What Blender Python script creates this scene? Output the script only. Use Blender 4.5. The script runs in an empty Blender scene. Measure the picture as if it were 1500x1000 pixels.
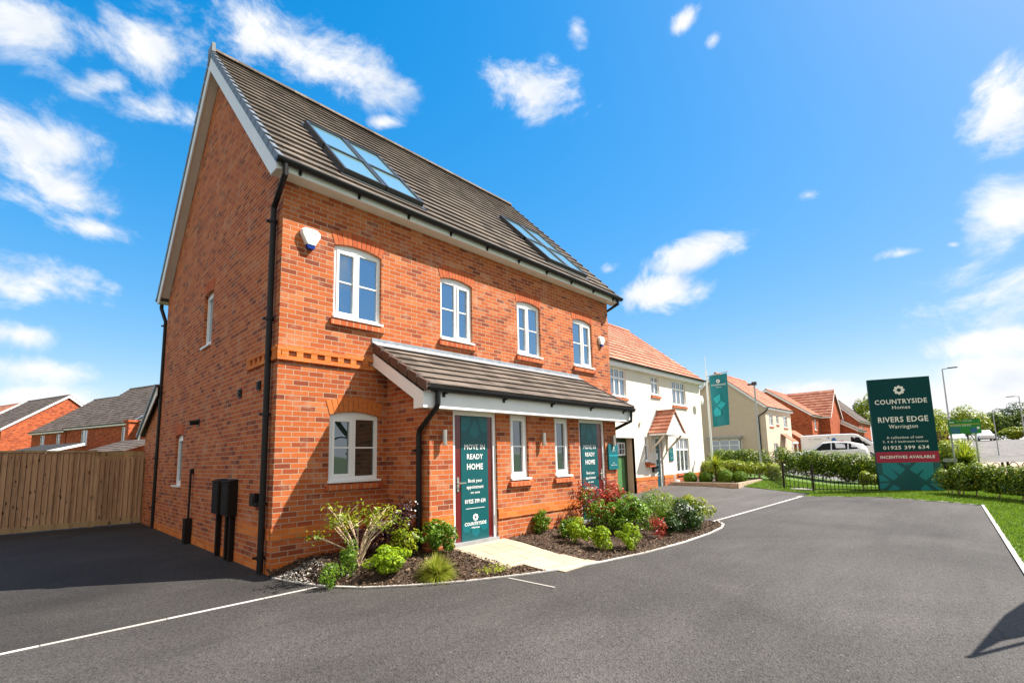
import bpy, math, random
import numpy as np
from mathutils import Vector, Matrix
random.seed(7); RNG = np.random.default_rng(11)
SC = bpy.context.scene
COL = SC.collection
R = math.radians
def ss(t):
    t = max(0.0, min(1.0, t)); return t*t*(3-2*t)
def G(x, y):                      # height of the ground
    return 0.42*ss((x-12.5)/8)*ss((y+3.0)/4) + 2.6*ss((x-32)/80)
def B(x, y):                      # height of the planting bed and path by the house
    return 0.16*ss((y+2.9)/1.75)

# ------------------------------------------------------------------ materials
def new_mat(name):
    m = bpy.data.materials.new(name); m.use_nodes = True
    nt = m.node_tree; nt.nodes.clear()
    out = nt.nodes.new('ShaderNodeOutputMaterial')
    return m, nt, out
def N(nt, kind, **kw):
    n = nt.nodes.new(kind)
    for k, v in kw.items():
        if k in n.inputs: n.inputs[k].default_value = v
        else: setattr(n, k, v)
    return n
def L(nt, a, b): nt.links.new(a, b)
def c4(c): return (c[0], c[1], c[2], 1.0)
def ramp(nt, fac, stops, interp='LINEAR'):
    r = nt.nodes.new('ShaderNodeValToRGB'); r.color_ramp.interpolation = interp
    els = r.color_ramp.elements
    while len(els) > 1: els.remove(els[-1])
    els[0].position = stops[0][0]; els[0].color = c4(stops[0][1])
    for p, c in stops[1:]:
        e = els.new(p); e.color = c4(c)
    L(nt, fac, r.inputs['Fac']); return r
def plain(name, col, rough=0.5, var=0.12, scale=6.0, bump=0.0, metal=0.0, bscale=60.0, spec=0.5, coords='Object', coat=0.0):
    m, nt, out = new_mat(name)
    b = N(nt, 'ShaderNodeBsdfPrincipled', Roughness=rough, Metallic=metal)
    b.inputs['Specular IOR Level'].default_value = spec
    if coat: b.inputs['Coat Weight'].default_value = coat
    tc = N(nt, 'ShaderNodeTexCoord')
    n = N(nt, 'ShaderNodeTexNoise', Scale=scale, Detail=5.0)
    L(nt, tc.outputs[coords], n.inputs['Vector'])
    r = ramp(nt, n.outputs['Fac'], [(0.3, tuple(c*(1-var) for c in col)), (0.7, tuple(min(1, c*(1+var)) for c in col))])
    L(nt, r.outputs['Color'], b.inputs['Base Color'])
    if bump:
        n2 = N(nt, 'ShaderNodeTexNoise', Scale=bscale, Detail=4.0)
        L(nt, tc.outputs[coords], n2.inputs['Vector'])
        bp = N(nt, 'ShaderNodeBump', Strength=bump, Distance=0.01)
        L(nt, n2.outputs['Fac'], bp.inputs['Height']); L(nt, bp.outputs['Normal'], b.inputs['Normal'])
    L(nt, b.outputs['BSDF'], out.inputs['Surface']); return m
def brick_mat(name, stops, mortar, w=.225, h=.075, ms=.0055, patch=.25, eff=0.0):
    m, nt, out = new_mat(name)
    uv = N(nt, 'ShaderNodeUVMap'); uv.uv_map = 'UVMap'
    wob = N(nt, 'ShaderNodeTexNoise', Scale=7.0, Detail=2.0)
    L(nt, uv.outputs['UV'], wob.inputs['Vector'])
    sub = N(nt, 'ShaderNodeVectorMath', operation='SUBTRACT'); sub.inputs[1].default_value = (.5, .5, .5)
    L(nt, wob.outputs['Color'], sub.inputs[0])
    scl = N(nt, 'ShaderNodeVectorMath', operation='SCALE'); scl.inputs['Scale'].default_value = .008
    L(nt, sub.outputs[0], scl.inputs[0])
    add = N(nt, 'ShaderNodeVectorMath', operation='ADD')
    L(nt, uv.outputs['UV'], add.inputs[0]); L(nt, scl.outputs[0], add.inputs[1])
    bt = N(nt, 'ShaderNodeTexBrick', Color1=(0, 0, 0, 1), Color2=(1, 1, 1, 1), Mortar=(.5, .5, .5, 1), Scale=1.0)
    bt.inputs['Mortar Size'].default_value = ms; bt.inputs['Mortar Smooth'].default_value = .25
    bt.inputs['Brick Width'].default_value = w; bt.inputs['Row Height'].default_value = h
    bt.offset = .5
    L(nt, add.outputs[0], bt.inputs['Vector'])
    big = N(nt, 'ShaderNodeTexNoise', Scale=.9, Detail=3.0); L(nt, uv.outputs['UV'], big.inputs['Vector'])
    fine = N(nt, 'ShaderNodeTexNoise', Scale=38.0, Detail=6.0, Roughness=.7); L(nt, uv.outputs['UV'], fine.inputs['Vector'])
    mad = N(nt, 'ShaderNodeMath', operation='MULTIPLY_ADD'); mad.inputs[1].default_value = patch; 
    L(nt, big.outputs['Fac'], mad.inputs[0])
    sh = N(nt, 'ShaderNodeMath', operation='SUBTRACT'); sh.inputs[1].default_value = patch*.5
    L(nt, bt.outputs['Color'], sh.inputs[0]); L(nt, sh.outputs[0], mad.inputs[2])
    m3 = N(nt, 'ShaderNodeMath', operation='MULTIPLY_ADD'); m3.inputs[1].default_value = .30
    L(nt, fine.outputs['Fac'], m3.inputs[0])
    s3 = N(nt, 'ShaderNodeMath', operation='SUBTRACT'); s3.inputs[1].default_value = .15
    L(nt, mad.outputs[0], s3.inputs[0]); L(nt, s3.outputs[0], m3.inputs[2])
    r = ramp(nt, m3.outputs[0], stops)
    mr = ramp(nt, fine.outputs['Fac'], [(.3, tuple(c*.75 for c in mortar)), (.7, mortar)])
    if eff:                        # patches of pale efflorescence
        e = N(nt, 'ShaderNodeTexNoise', Scale=2.4, Detail=7.0, Roughness=.75); L(nt, uv.outputs['UV'], e.inputs['Vector'])
        er = ramp(nt, e.outputs['Fac'], [(.53, (0, 0, 0)), (.72, (eff, eff, eff))])
        mx0 = N(nt, 'ShaderNodeMixRGB'); mx0.inputs['Color2'].default_value = c4((.55, .36, .25))
        L(nt, er.outputs['Color'], mx0.inputs['Fac']); L(nt, r.outputs['Color'], mx0.inputs['Color1']); src = mx0
    else: src = r
    mx = N(nt, 'ShaderNodeMixRGB'); L(nt, bt.outputs['Fac'], mx.inputs['Fac'])
    L(nt, src.outputs['Color'], mx.inputs['Color1']); L(nt, mr.outputs['Color'], mx.inputs['Color2'])
    b = N(nt, 'ShaderNodeBsdfPrincipled', Roughness=.85); b.inputs['Specular IOR Level'].default_value = .25
    L(nt, mx.outputs['Color'], b.inputs['Base Color'])
    hh = N(nt, 'ShaderNodeMath', operation='MULTIPLY_ADD'); hh.inputs[1].default_value = -1.0
    L(nt, bt.outputs['Fac'], hh.inputs[0])
    hf = N(nt, 'ShaderNodeMath', operation='MULTIPLY'); hf.inputs[1].default_value = .5
    L(nt, fine.outputs['Fac'], hf.inputs[0]); L(nt, hf.outputs[0], hh.inputs[2])
    bp = N(nt, 'ShaderNodeBump', Strength=.7, Distance=.008)
    L(nt, hh.outputs[0], bp.inputs['Height']); L(nt, bp.outputs['Normal'], b.inputs['Normal'])
    L(nt, b.outputs['BSDF'], out.inputs['Surface']); return m
def glass_mat(name, tint=(.02, .04, .07), refl=.45, rcol=(.75, .85, .95)):
    m, nt, out = new_mat(name)
    d = N(nt, 'ShaderNodeBsdfDiffuse', Color=c4(tint)); g = N(nt, 'ShaderNodeBsdfGlossy', Color=c4(rcol), Roughness=.015)
    tc = N(nt, 'ShaderNodeTexCoord'); n = N(nt, 'ShaderNodeTexNoise', Scale=1.6, Detail=1.0)
    L(nt, tc.outputs['Object'], n.inputs['Vector'])
    bp = N(nt, 'ShaderNodeBump', Strength=.11, Distance=.05); L(nt, n.outputs['Fac'], bp.inputs['Height'])
    L(nt, bp.outputs['Normal'], g.inputs['Normal'])
    fr = N(nt, 'ShaderNodeFresnel', IOR=1.5)
    a = N(nt, 'ShaderNodeMath', operation='ADD', use_clamp=True); a.inputs[1].default_value = refl
    L(nt, fr.outputs[0], a.inputs[0])
    mx = N(nt, 'ShaderNodeMixShader'); L(nt, a.outputs[0], mx.inputs[0]); L(nt, d.outputs[0], mx.inputs[1]); L(nt, g.outputs[0], mx.inputs[2])
    L(nt, mx.outputs[0], out.inputs['Surface']); return m
def leaf_mat(name, stops, trans=.3, tcol=None, rough=.45):
    m, nt, out = new_mat(name)
    uv = N(nt, 'ShaderNodeUVMap'); uv.uv_map = 'UVMap'
    sp = N(nt, 'ShaderNodeSeparateXYZ'); L(nt, uv.outputs['UV'], sp.inputs[0])
    r = ramp(nt, sp.outputs['X'], stops)
    b = N(nt, 'ShaderNodeBsdfPrincipled', Roughness=rough); b.inputs['Specular IOR Level'].default_value = .35
    L(nt, r.outputs['Color'], b.inputs['Base Color'])
    t = N(nt, 'ShaderNodeBsdfTranslucent')
    g = N(nt, 'ShaderNodeGamma', Gamma=.85); L(nt, r.outputs['Color'], g.inputs['Color']); L(nt, g.outputs['Color'], t.inputs['Color'])
    mx = N(nt, 'ShaderNodeMixShader'); mx.inputs[0].default_value = trans
    L(nt, b.outputs['BSDF'], mx.inputs[1]); L(nt, t.outputs['BSDF'], mx.inputs[2])
    L(nt, mx.outputs[0], out.inputs['Surface']); return m
def asphalt_mat(name, lo, hi):
    m, nt, out = new_mat(name)
    tc = N(nt, 'ShaderNodeTexCoord')
    big = N(nt, 'ShaderNodeTexNoise', Scale=.35, Detail=6.0, Roughness=.6, Distortion=.6); L(nt, tc.outputs['Object'], big.inputs['Vector'])
    mid = N(nt, 'ShaderNodeTexNoise', Scale=26.0, Detail=6.0, Roughness=.75); L(nt, tc.outputs['Object'], mid.inputs['Vector'])
    vor = N(nt, 'ShaderNodeTexVoronoi', Scale=62.0); L(nt, tc.outputs['Object'], vor.inputs['Vector'])
    r1 = ramp(nt, big.outputs['Fac'], [(.3, lo), (.7, hi)])
    r2 = ramp(nt, mid.outputs['Fac'], [(.28, (.36, .35, .35)), (.5, (1, 1, 1)), (.72, (1.25, 1.24, 1.22))])
    r3 = ramp(nt, vor.outputs['Color'], [(.0, (.42, .41, .41)), (.5, (1, 1, 1)), (.9, (1.1, 1.1, 1.1)), (1.0, (1.3, 1.25, 1.2))])
    mps = N(nt, 'ShaderNodeMapping'); mps.inputs['Scale'].default_value = (.22, 1.5, 1); mps.inputs['Rotation'].default_value = (0, 0, .12); L(nt, tc.outputs['Object'], mps.inputs['Vector'])
    stk = N(nt, 'ShaderNodeTexNoise', Scale=1.1, Detail=7.0, Roughness=.7); L(nt, mps.outputs[0], stk.inputs['Vector'])
    rs = ramp(nt, stk.outputs['Fac'], [(.30, (.72, .72, .73)), (.5, (1, 1, 1)), (.70, (1.2, 1.19, 1.18))])
    m0 = N(nt, 'ShaderNodeMixRGB', blend_type='MULTIPLY'); m0.inputs['Fac'].default_value = .75; L(nt, r1.outputs['Color'], m0.inputs['Color1']); L(nt, rs.outputs['Color'], m0.inputs['Color2']); r1 = m0
    mu = N(nt, 'ShaderNodeMixRGB', blend_type='MULTIPLY'); mu.inputs['Fac'].default_value = .9
    L(nt, r1.outputs['Color'], mu.inputs['Color1']); L(nt, r2.outputs['Color'], mu.inputs['Color2'])
    mu2 = N(nt, 'ShaderNodeMixRGB', blend_type='MULTIPLY'); mu2.inputs['Fac'].default_value = .8
    L(nt, mu.outputs['Color'], mu2.inputs['Color1']); L(nt, r3.outputs['Color'], mu2.inputs['Color2'])
    # pale stones
    sp = ramp(nt, vor.outputs['Color'], [(.93, (0, 0, 0)), (.96, (.5, .5, .5))])
    mx = N(nt, 'ShaderNodeMixRGB'); mx.inputs['Color2'].default_value = c4(tuple(c*2.1 for c in hi))
    L(nt, sp.outputs['Color'], mx.inputs['Fac']); L(nt, mu2.outputs['Color'], mx.inputs['Color1'])
    b = N(nt, 'ShaderNodeBsdfPrincipled', Roughness=.8); b.inputs['Specular IOR Level'].default_value = .3
    L(nt, mx.outputs['Color'], b.inputs['Base Color'])
    bp = N(nt, 'ShaderNodeBump', Strength=.9, Distance=.008); 
    ad = N(nt, 'ShaderNodeMath', operation='ADD'); L(nt, mid.outputs['Fac'], ad.inputs[0]); L(nt, vor.outputs['Distance'], ad.inputs[1])
    L(nt, ad.outputs[0], bp.inputs['Height']); L(nt, bp.outputs['Normal'], b.inputs['Normal'])
    L(nt, b.outputs['BSDF'], out.inputs['Surface']); return m
def wood_mat(name, a, bcol, knots=True):
    m, nt, out = new_mat(name)
    uv = N(nt, 'ShaderNodeUVMap'); uv.uv_map = 'UVMap'
    mp = N(nt, 'ShaderNodeMapping'); mp.inputs['Scale'].default_value = (9, 1.1, 1); L(nt, uv.outputs['UV'], mp.inputs['Vector'])
    n = N(nt, 'ShaderNodeTexNoise', Scale=2.0, Detail=6.0, Distortion=1.2); L(nt, mp.outputs[0], n.inputs['Vector'])
    oi = N(nt, 'ShaderNodeTexBrick', Color1=(0, 0, 0, 1), Color2=(1, 1, 1, 1), Scale=1.0); oi.inputs['Brick Width'].default_value = .1; oi.inputs['Row Height'].default_value = 9.0
    oi.inputs['Mortar Size'].default_value = 0; L(nt, uv.outputs['UV'], oi.inputs['Vector'])
    ad = N(nt, 'ShaderNodeMath', operation='MULTIPLY_ADD'); ad.inputs[1].default_value = .45
    L(nt, oi.outputs['Color'], ad.inputs[0]); L(nt, n.outputs['Fac'], ad.inputs[2])
    r = ramp(nt, ad.outputs[0], [(.35, a), (.95, bcol)])
    v = N(nt, 'ShaderNodeTexVoronoi', Scale=1.0); mp2 = N(nt, 'ShaderNodeMapping'); mp2.inputs['Scale'].default_value = (9, 3.2, 1)
    L(nt, uv.outputs['UV'], mp2.inputs['Vector']); L(nt, mp2.outputs[0], v.inputs['Vector'])
    kr = ramp(nt, v.outputs['Distance'], [(.07, (1, 1, 1)), (.2, (0, 0, 0))])
    mx = N(nt, 'ShaderNodeMixRGB'); mx.inputs['Color2'].default_value = c4((.05, .025, .012)); L(nt, kr.outputs['Color'], mx.inputs['Fac']); L(nt, r.outputs['Color'], mx.inputs['Color1'])
    b = N(nt, 'ShaderNodeBsdfPrincipled', Roughness=.75); L(nt, mx.outputs['Color'], b.inputs['Base Color'])
    bp = N(nt, 'ShaderNodeBump', Strength=.4, Distance=.004); L(nt, n.outputs['Fac'], bp.inputs['Height']); L(nt, bp.outputs['Normal'], b.inputs['Normal'])
    L(nt, b.outputs['BSDF'], out.inputs['Surface']); return m

BR = [(0.0, (.19, .046, .022)), (.10, (.29, .062, .022)), (.26, (.39, .084, .024)), (.55, (.46, .110, .027)), (.85, (.50, .130, .034)), (1.0, (.54, .18, .065))]
BRR = [(0.0, (.20, .045, .025)), (.3, (.36, .075, .028)), (.7, (.46, .10, .034)), (1.0, (.52, .14, .05))]
M = {}
M['brick'] = brick_mat('red multi brick', BR, (.54, .40, .285), eff=.6, ms=.0060)
M['band'] = brick_mat('smooth orange brick', [(0, (.52, .125, .022)), (.5, (.62, .168, .030)), (1, (.68, .205, .042))], (.56, .33, .19), ms=.0045, patch=.1)
M['voussoir'] = plain('orange arch brick', (.58, .165, .034), .85, .16, 22, .3)
M['soldier'] = brick_mat('arch brick', [(0, (.44, .085, .028)), (.5, (.50, .11, .034)), (1, (.56, .14, .045))], (.42, .22, .13), w=.078, h=5.0, ms=.004, patch=.1)
M['brick_far'] = brick_mat('plain red brick', BRR, (.40, .22, .14), ms=.004)
M['tile'] = brick_mat('brown concrete roof tile', [(0, (.075, .060, .051)), (.5, (.125, .101, .084)), (1, (.185, .150, .125))], (.05, .04, .035), w=.30, h=.3, ms=.003, patch=.5)
M['tile_dark'] = brick_mat('grey brown roof tile', [(0, (.075, .060, .055)), (.5, (.12, .097, .087)), (1, (.17, .138, .122))], (.06, .05, .045), w=.30, h=.3, ms=.003, patch=.5)
M['tile_red'] = brick_mat('terracotta roof tile', [(0, (.34, .125, .075)), (.5, (.43, .175, .11)), (1, (.52, .26, .18))], (.22, .07, .04), w=.30, h=.3, ms=.003, patch=.4)
M['white'] = plain('white upvc', (.88, .885, .89), .35, .03)
M['soffit'] = plain('cream soffit board', (.72, .66, .55), .5, .05)
M['sofpink'] = plain('verge underside board', (.70, .64, .58), .5, .05)
M['black'] = plain('black plastic pipe', (.009, .009, .010), .4, .2, spec=.3)
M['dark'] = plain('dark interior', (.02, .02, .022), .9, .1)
M['boxbrown'] = plain('dark brown meter box', (.014, .009, .007), .7, .2, spec=.2)
M['frame_grey'] = plain('dark grey window frame', (.06, .065, .07), .35, .1, metal=.3)
M['pane'] = glass_mat('window glass', (.012, .03, .06), .42, (.70, .86, 1.0))
M['pane_low'] = glass_mat('lower window glass', (.018, .032, .026), .15)
M['pane_roof'] = glass_mat('roof window glass', (.22, .37, .40), .26, (.85, .97, 1.0))  # pale diffuse tint stands in for sky reflected in the panes
M['pane_far'] = glass_mat('far window glass', (.07, .09, .11), .3)
M['lead'] = plain('lead flashing', (.36, .38, .41), .35, .2, 9, metal=.35)
M['verge'] = plain('brown dry verge', (.075, .045, .036), .5, .15)
M['vergeblue'] = plain('blue grey dry verge', (.17, .19, .22), .45, .15)
M['render'] = plain('cream render', (.78, .73, .65), .9, .04, 2, .25, bscale=160)
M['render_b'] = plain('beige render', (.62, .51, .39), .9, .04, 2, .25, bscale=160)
M['render_w'] = plain('off white render', (.80, .76, .68), .9, .03, 2, .25, bscale=160)
M['sill_red'] = brick_mat('brick sill', [(0, (.40, .075, .025)), (.5, (.48, .11, .034)), (1, (.56, .15, .05))], (.55, .38, .26), w=.112, h=1.0, ms=.008, patch=.1)
M['maroon'] = plain('maroon door paint', (.12, .008, .012), .25, .12, coat=.3)
M['teal'] = plain('dark teal print', (.0005, .085, .098), .35, .06, 1.5)
M['teal_dk'] = plain('deep teal print', (.0005, .055, .066), .55, .10, .8, spec=.15)
M['teal_lt'] = plain('light teal print', (.001, .21, .25), .5, .05)
M['teal_mid'] = plain('mid teal print', (.001, .13, .155), .35, .05)
M['teal_flag'] = plain('teal flag cloth', (.001, .22, .27), .6, .08)
M['teal_pale'] = plain('turquoise flag print', (.01, .44, .52), .6, .05)
M['crimson'] = plain('crimson print', (.35, .006, .05), .35, .05)
M['ink'] = plain('white lettering', (.88, .89, .89), .5, .02)
M['inkgrey'] = plain('grey lettering', (.30, .31, .34), .5, .02)
M['blue'] = plain('blue lens', (.005, .03, .22), .15, .1)
M['steel'] = plain('brushed steel', (.55, .53, .50), .3, .1, metal=.8)
M['galv'] = plain('galvanised steel', (.42, .44, .46), .45, .15, metal=.5)
M['green_door'] = plain('dark green garage paint', (.008, .040, .010), .35, .15)
M['green_panel'] = plain('green garage panel', (.085, .22, .075), .45, .12)
M['teal_door'] = plain('petrol blue door paint', (.003, .075, .10), .3, .1)
M['asphalt'] = asphalt_mat('asphalt', (.047, .0435, .042), (.092, .086, .082))
M['asphalt_shaded'] = asphalt_mat('shade-darkened asphalt', (.024, .022, .021), (.056, .052, .049))  # driveway tarmac, with the house's shade darkened into its colour
M['asphalt_lt'] = asphalt_mat('worn asphalt', (.085, .080, .078), (.115, .108, .104))
M['road_far'] = asphalt_mat('pale road', (.15, .14, .135), (.20, .19, .18))
M['concrete'] = brick_mat('pale concrete edging', [(0, (.40, .38, .35)), (.5, (.52, .50, .47)), (1, (.60, .58, .55))], (.16, .15, .14), w=.9, h=50, ms=.006, patch=.5)
M['timber_edge'] = plain('sleeper edging', (.46, .36, .25), .8, .2, 6, .3)
M['pavement'] = plain('tan paving', (.42, .31, .22), .9, .15, 3, .3)
M['soil'] = plain('bare soil', (.055, .033, .020), .95, .45, 14, .9, bscale=40)
M['earth'] = plain('rough green ground', (.055, .09, .02), .95, .35, 1.2, .5, bscale=8)
M['turf'] = plain('turf', (.075, .145, .012), .95, .35, 2.5, .6, bscale=60)
M['fence'] = wood_mat('fence boards', (.25, .135, .066), (.54, .33, .185))
M['fence_top'] = wood_mat('pale fence rail', (.30, .19, .09), (.46, .33, .17))
M['brownwood'] = plain('brown timber', (.11, .05, .025), .7, .25, 5)
M['bark'] = plain('bark', (.11, .075, .045), .9, .3, 14, .6)
M['twig'] = plain('pale twig', (.50, .38, .25), .8, .2, 20)
M['slab'] = brick_mat('buff paving slab', [(0, (.36, .30, .22)), (.5, (.44, .37, .28)), (1, (.52, .45, .35))], (.24, .19, .13), w=.6, h=.45, ms=.004, patch=.4)
M['carwhite'] = plain('white car paint', (.80, .80, .80), .2, .02, coat=.5)
M['carglass'] = glass_mat('car glass', (.006, .008, .008), .0, (.35, .38, .4))
M['tyre'] = plain('tyre rubber', (.015, .015, .016), .8, .2)
M['red'] = plain('red paint', (.40, .02, .02), .3, .1)
M['orange'] = plain('orange print', (.55, .12, .02), .4, .1)
M['bluep'] = plain('blue print', (.02, .13, .40), .4, .15)
M['boardgreen'] = plain('green board print', (.005, .22, .03), .4, .12, 3)
M['yellow'] = plain('yellow print', (.70, .55, .08), .5, .05)
M['cloth'] = plain('grey shade cloth', (.20, .20, .22), .8, .1)
GREEN = lambda a, b, c: [(0, a), (.5, b), (1, c)]
M['l_lime'] = leaf_mat('lime leaf', GREEN((.13, .24, .005), (.26, .40, .010), (.42, .54, .02)), .35)
M['l_mid'] = leaf_mat('green leaf', GREEN((.045, .12, .005), (.11, .23, .010), (.22, .36, .02)), .3)
M['l_dark'] = leaf_mat('dark green leaf', GREEN((.012, .035, .008), (.025, .07, .010), (.06, .12, .015)), .2)
M['l_hedge'] = leaf_mat('hedge leaf', [(0, (.03, .07, .004)), (.45, (.09, .17, .008)), (.8, (.20, .28, .010)), (1, (.38, .40, .02))], .3)
M['l_yellow'] = leaf_mat('yellow green leaf', [(0, (.10, .17, .008)), (.5, (.24, .32, .012)), (1, (.42, .44, .03))], .35)
M['l_red'] = leaf_mat('red leaf', [(0, (.20, .012, .02)), (.5, (.42, .03, .03)), (1, (.50, .12, .03))], .3)
M['l_plum'] = leaf_mat('plum leaf', [(0, (.03, .012, .02)), (.6, (.07, .03, .04)), (1, (.14, .06, .03))], .2)
M['l_grass'] = leaf_mat('grass blade', [(0, (.16, .22, .012)), (.5, (.32, .38, .03)), (1, (.52, .52, .09))], .35)
M['l_turf'] = leaf_mat('turf blade', [(0, (.06, .13, .008)), (.5, (.13, .24, .012)), (1, (.24, .36, .02))], .35)
M['l_tree'] = leaf_mat('tree leaf', GREEN((.04, .075, .012), (.10, .17, .02), (.22, .29, .04)), .3)
M['petal'] = leaf_mat('white petal', [(0, (.70, .72, .74)), (1, (.80, .80, .78))], .2)
M['chip'] = leaf_mat('bark chip', [(0, (.030, .016, .010)), (.5, (.085, .048, .026)), (.85, (.17, .105, .062)), (1, (.30, .22, .15))], .0, rough=.9)
M['stone'] = leaf_mat('pebble', [(0, (.12, .11, .10)), (.6, (.30, .28, .26)), (1, (.55, .53, .50))], .0, rough=.8)
# ------------------------------------------------------------------ mesh helpers
class F:                           # a local frame: u along the wall, v up, w out of it
    def __init__(s, o=(0, 0, 0), ang=0.0):
        s.o = np.array(o, float); a = R(ang)
        s.U = np.array([math.cos(a), math.sin(a), 0]); s.V = np.array([0, 0, 1.0]); s.W = np.cross(s.U, s.V)
    def P(s, p): return s.o + p[0]*s.U + p[1]*s.V + p[2]*s.W
    def mb(s): return MB(s)
WORLD = F()
class MB:
    def __init__(s, f=WORLD): s.f = f; s.v = []; s.fc = []; s.uv = []
    def face(s, pts, uv=None):
        p = [np.array(q, float) for q in pts]
        n = np.zeros(3)
        for i in range(len(p)): n += np.cross(p[i]-p[0], p[(i+1) % len(p)]-p[0])
        ln = np.linalg.norm(n)
        if ln < 1e-12: return
        n /= ln
        if uv is None:
            if abs(n[1]) > .95: uv = [(q[0], q[2]) for q in p]
            else:
                t = np.cross((0, 1, 0), n); t /= np.linalg.norm(t); k = np.cross(n, t)
                uv = [(q@t, q@k) for q in p]
        i0 = len(s.v)
        s.v += [tuple(s.f.P(q)) for q in p]; s.fc.append(tuple(range(i0, i0+len(p)))); s.uv += uv
    def hexa(s, b, t):             # bottom quad, top quad (same winding, counter-clockwise seen from the top)
        s.face(t); s.face(b[::-1])
        for i in range(4):
            j = (i+1) % 4; s.face([b[i], b[j], t[j], t[i]])
    def box(s, u0, u1, v0, v1, w0, w1):
        s.hexa([(u0, v0, w0), (u1, v0, w0), (u1, v1, w0), (u0, v1, w0)], [(u0, v0, w1), (u1, v0, w1), (u1, v1, w1), (u0, v1, w1)])
    def prism(s, poly, w0, w1):    # poly in (u, v), counter-clockwise seen from outside
        a = sum(poly[i][0]*poly[(i+1) % len(poly)][1]-poly[(i+1) % len(poly)][0]*poly[i][1] for i in range(len(poly)))
        if a < 0: poly = poly[::-1]
        s.face([(q[0], q[1], w1) for q in poly]); s.face([(q[0], q[1], w0) for q in poly[::-1]])
        for i in range(len(poly)):
            a, b = poly[i], poly[(i+1) % len(poly)]
            s.face([(a[0], a[1], w0), (b[0], b[1], w0), (b[0], b[1], w1), (a[0], a[1], w1)])
    def extr(s, poly, d):          # polygon of local points swept by d
        d = np.array(d, float); p = [np.array(q, float) for q in poly]
        n = np.zeros(3)
        for i in range(len(p)): n += np.cross(p[i]-p[0], p[(i+1) % len(p)]-p[0])
        if n@d < 0: p = p[::-1]
        s.face([q+d for q in p]); s.face(p[::-1])
        for i in range(len(p)):
            a, b = p[i], p[(i+1) % len(p)]; s.face([a, b, b+d, a+d])
    def tube(s, pts, r, n=8, cap=True, r2=None):
        pts = [np.array(q, float) for q in pts]; rings = []
        for i, q in enumerate(pts):
            d = pts[min(i+1, len(pts)-1)]-pts[max(i-1, 0)]; d /= np.linalg.norm(d)
            up = np.array([0, 0, 1.0]) if abs(d[2]) < .9 else np.array([1.0, 0, 0])
            a = np.cross(d, up); a /= np.linalg.norm(a); b = np.cross(d, a)
            rr = r if r2 is None else r+(r2-r)*i/max(1, len(pts)-1)
            if isinstance(r, (list, tuple)): rr = r[i]
            rings.append([q+rr*(math.cos(2*math.pi*k/n)*a+math.sin(2*math.pi*k/n)*b) for k in range(n)])
        for i in range(len(rings)-1):
            for k in range(n):
                j = (k+1) % n; s.face([rings[i][j], rings[i][k], rings[i+1][k], rings[i+1][j]][::-1] if False else [rings[i][k], rings[i][j], rings[i+1][j], rings[i+1][k]])
        if cap: s.face(rings[0][::-1]); s.face(rings[-1])
    def loft(s, rings, cap=True):
        n = len(rings[0])
        for i in range(len(rings)-1):
            for k in range(n):
                j = (k+1) % n; s.face([rings[i][k], rings[i][j], rings[i+1][j], rings[i+1][k]])
        if cap: s.face(rings[0][::-1]); s.face(rings[-1])
    def cut(s): s.cuts = getattr(s, 'cuts', [])+[len(s.fc)]
    def build(s, name, mat, parent=None, smooth=False):
        if getattr(s, 'cuts', None):           # separate pieces become parts of their own
            ks = [0]+s.cuts+[len(s.fc)]; out = []; k = 0; nl = np.cumsum([0]+[len(f) for f in s.fc])
            for a, b in zip(ks[:-1], ks[1:]):
                q = MB(s.f); i0, i1 = int(nl[a]), int(nl[b]); q.v = s.v[i0:i1]; q.uv = s.uv[i0:i1]; q.fc = [tuple(i-i0 for i in f) for f in s.fc[a:b]]
                if q.fc: out.append(q.build(name, mat, parent, smooth))
            return out[0]
        v = np.array(s.v)
        me = bpy.data.meshes.new(name)
        o = bpy.data.objects.new(name, me); COL.objects.link(o)
        base = np.zeros(3)
        if parent is None:
            base = np.array([(v[:, 0].min()+v[:, 0].max())/2, (v[:, 1].min()+v[:, 1].max())/2, v[:, 2].min()])
        me.from_pydata((v-base).tolist(), [], s.fc)
        uvl = me.uv_layers.new(name='UVMap'); uvl.data.foreach_set('uv', np.array(s.uv, np.float32).ravel())
        me.materials.append(M[mat] if isinstance(mat, str) else mat)
        if smooth: me.polygons.foreach_set('use_smooth', [True]*len(me.polygons))
        me.update()
        if parent is None: o.location = base
        else: attach(o, parent)
        return o
def world_loc(o):
    l = Vector(o.location)
    while o.parent: l = Vector((0, 0, 0)) if not o.parent else l; break
    return l
ROOTS = {}
def attach(o, parent):             # mesh data is in world coordinates: undo the thing's offset
    o.parent = parent
    top = parent
    while top.parent: top = top.parent
    if parent.parent is None: o.matrix_parent_inverse = Matrix.Translation(-Vector(parent.location))
    else: o.matrix_parent_inverse = Matrix.Identity(4)
def tag(o, label, cat, group=None, kind=None):
    if label: o['label'] = label
    if cat: o['category'] = cat
    if group: o['group'] = group
    if kind: o['kind'] = kind
    return o
def thing(name, label, cat, loc, group=None):
    o = bpy.data.objects.new(name, None); COL.objects.link(o); o.location = loc; o.empty_display_size = .2
    return tag(o, label, cat, group)
def struct(o): o['kind'] = 'structure'; return o
def dup(root, loc, label=None, group=None, rz=0.0, sc=1.0):
    r = root.copy(); COL.objects.link(r); r.location = loc; r.rotation_euler = (0, 0, rz); r.scale = (sc, sc, sc)
    if label: r['label'] = label
    if group: r['group'] = group
    def rec(a, b):
        for ch in [c for c in a.children]:
            c = ch.copy(); COL.objects.link(c); c.parent = b; rec(ch, c)
    rec(root, r); return r

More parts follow.
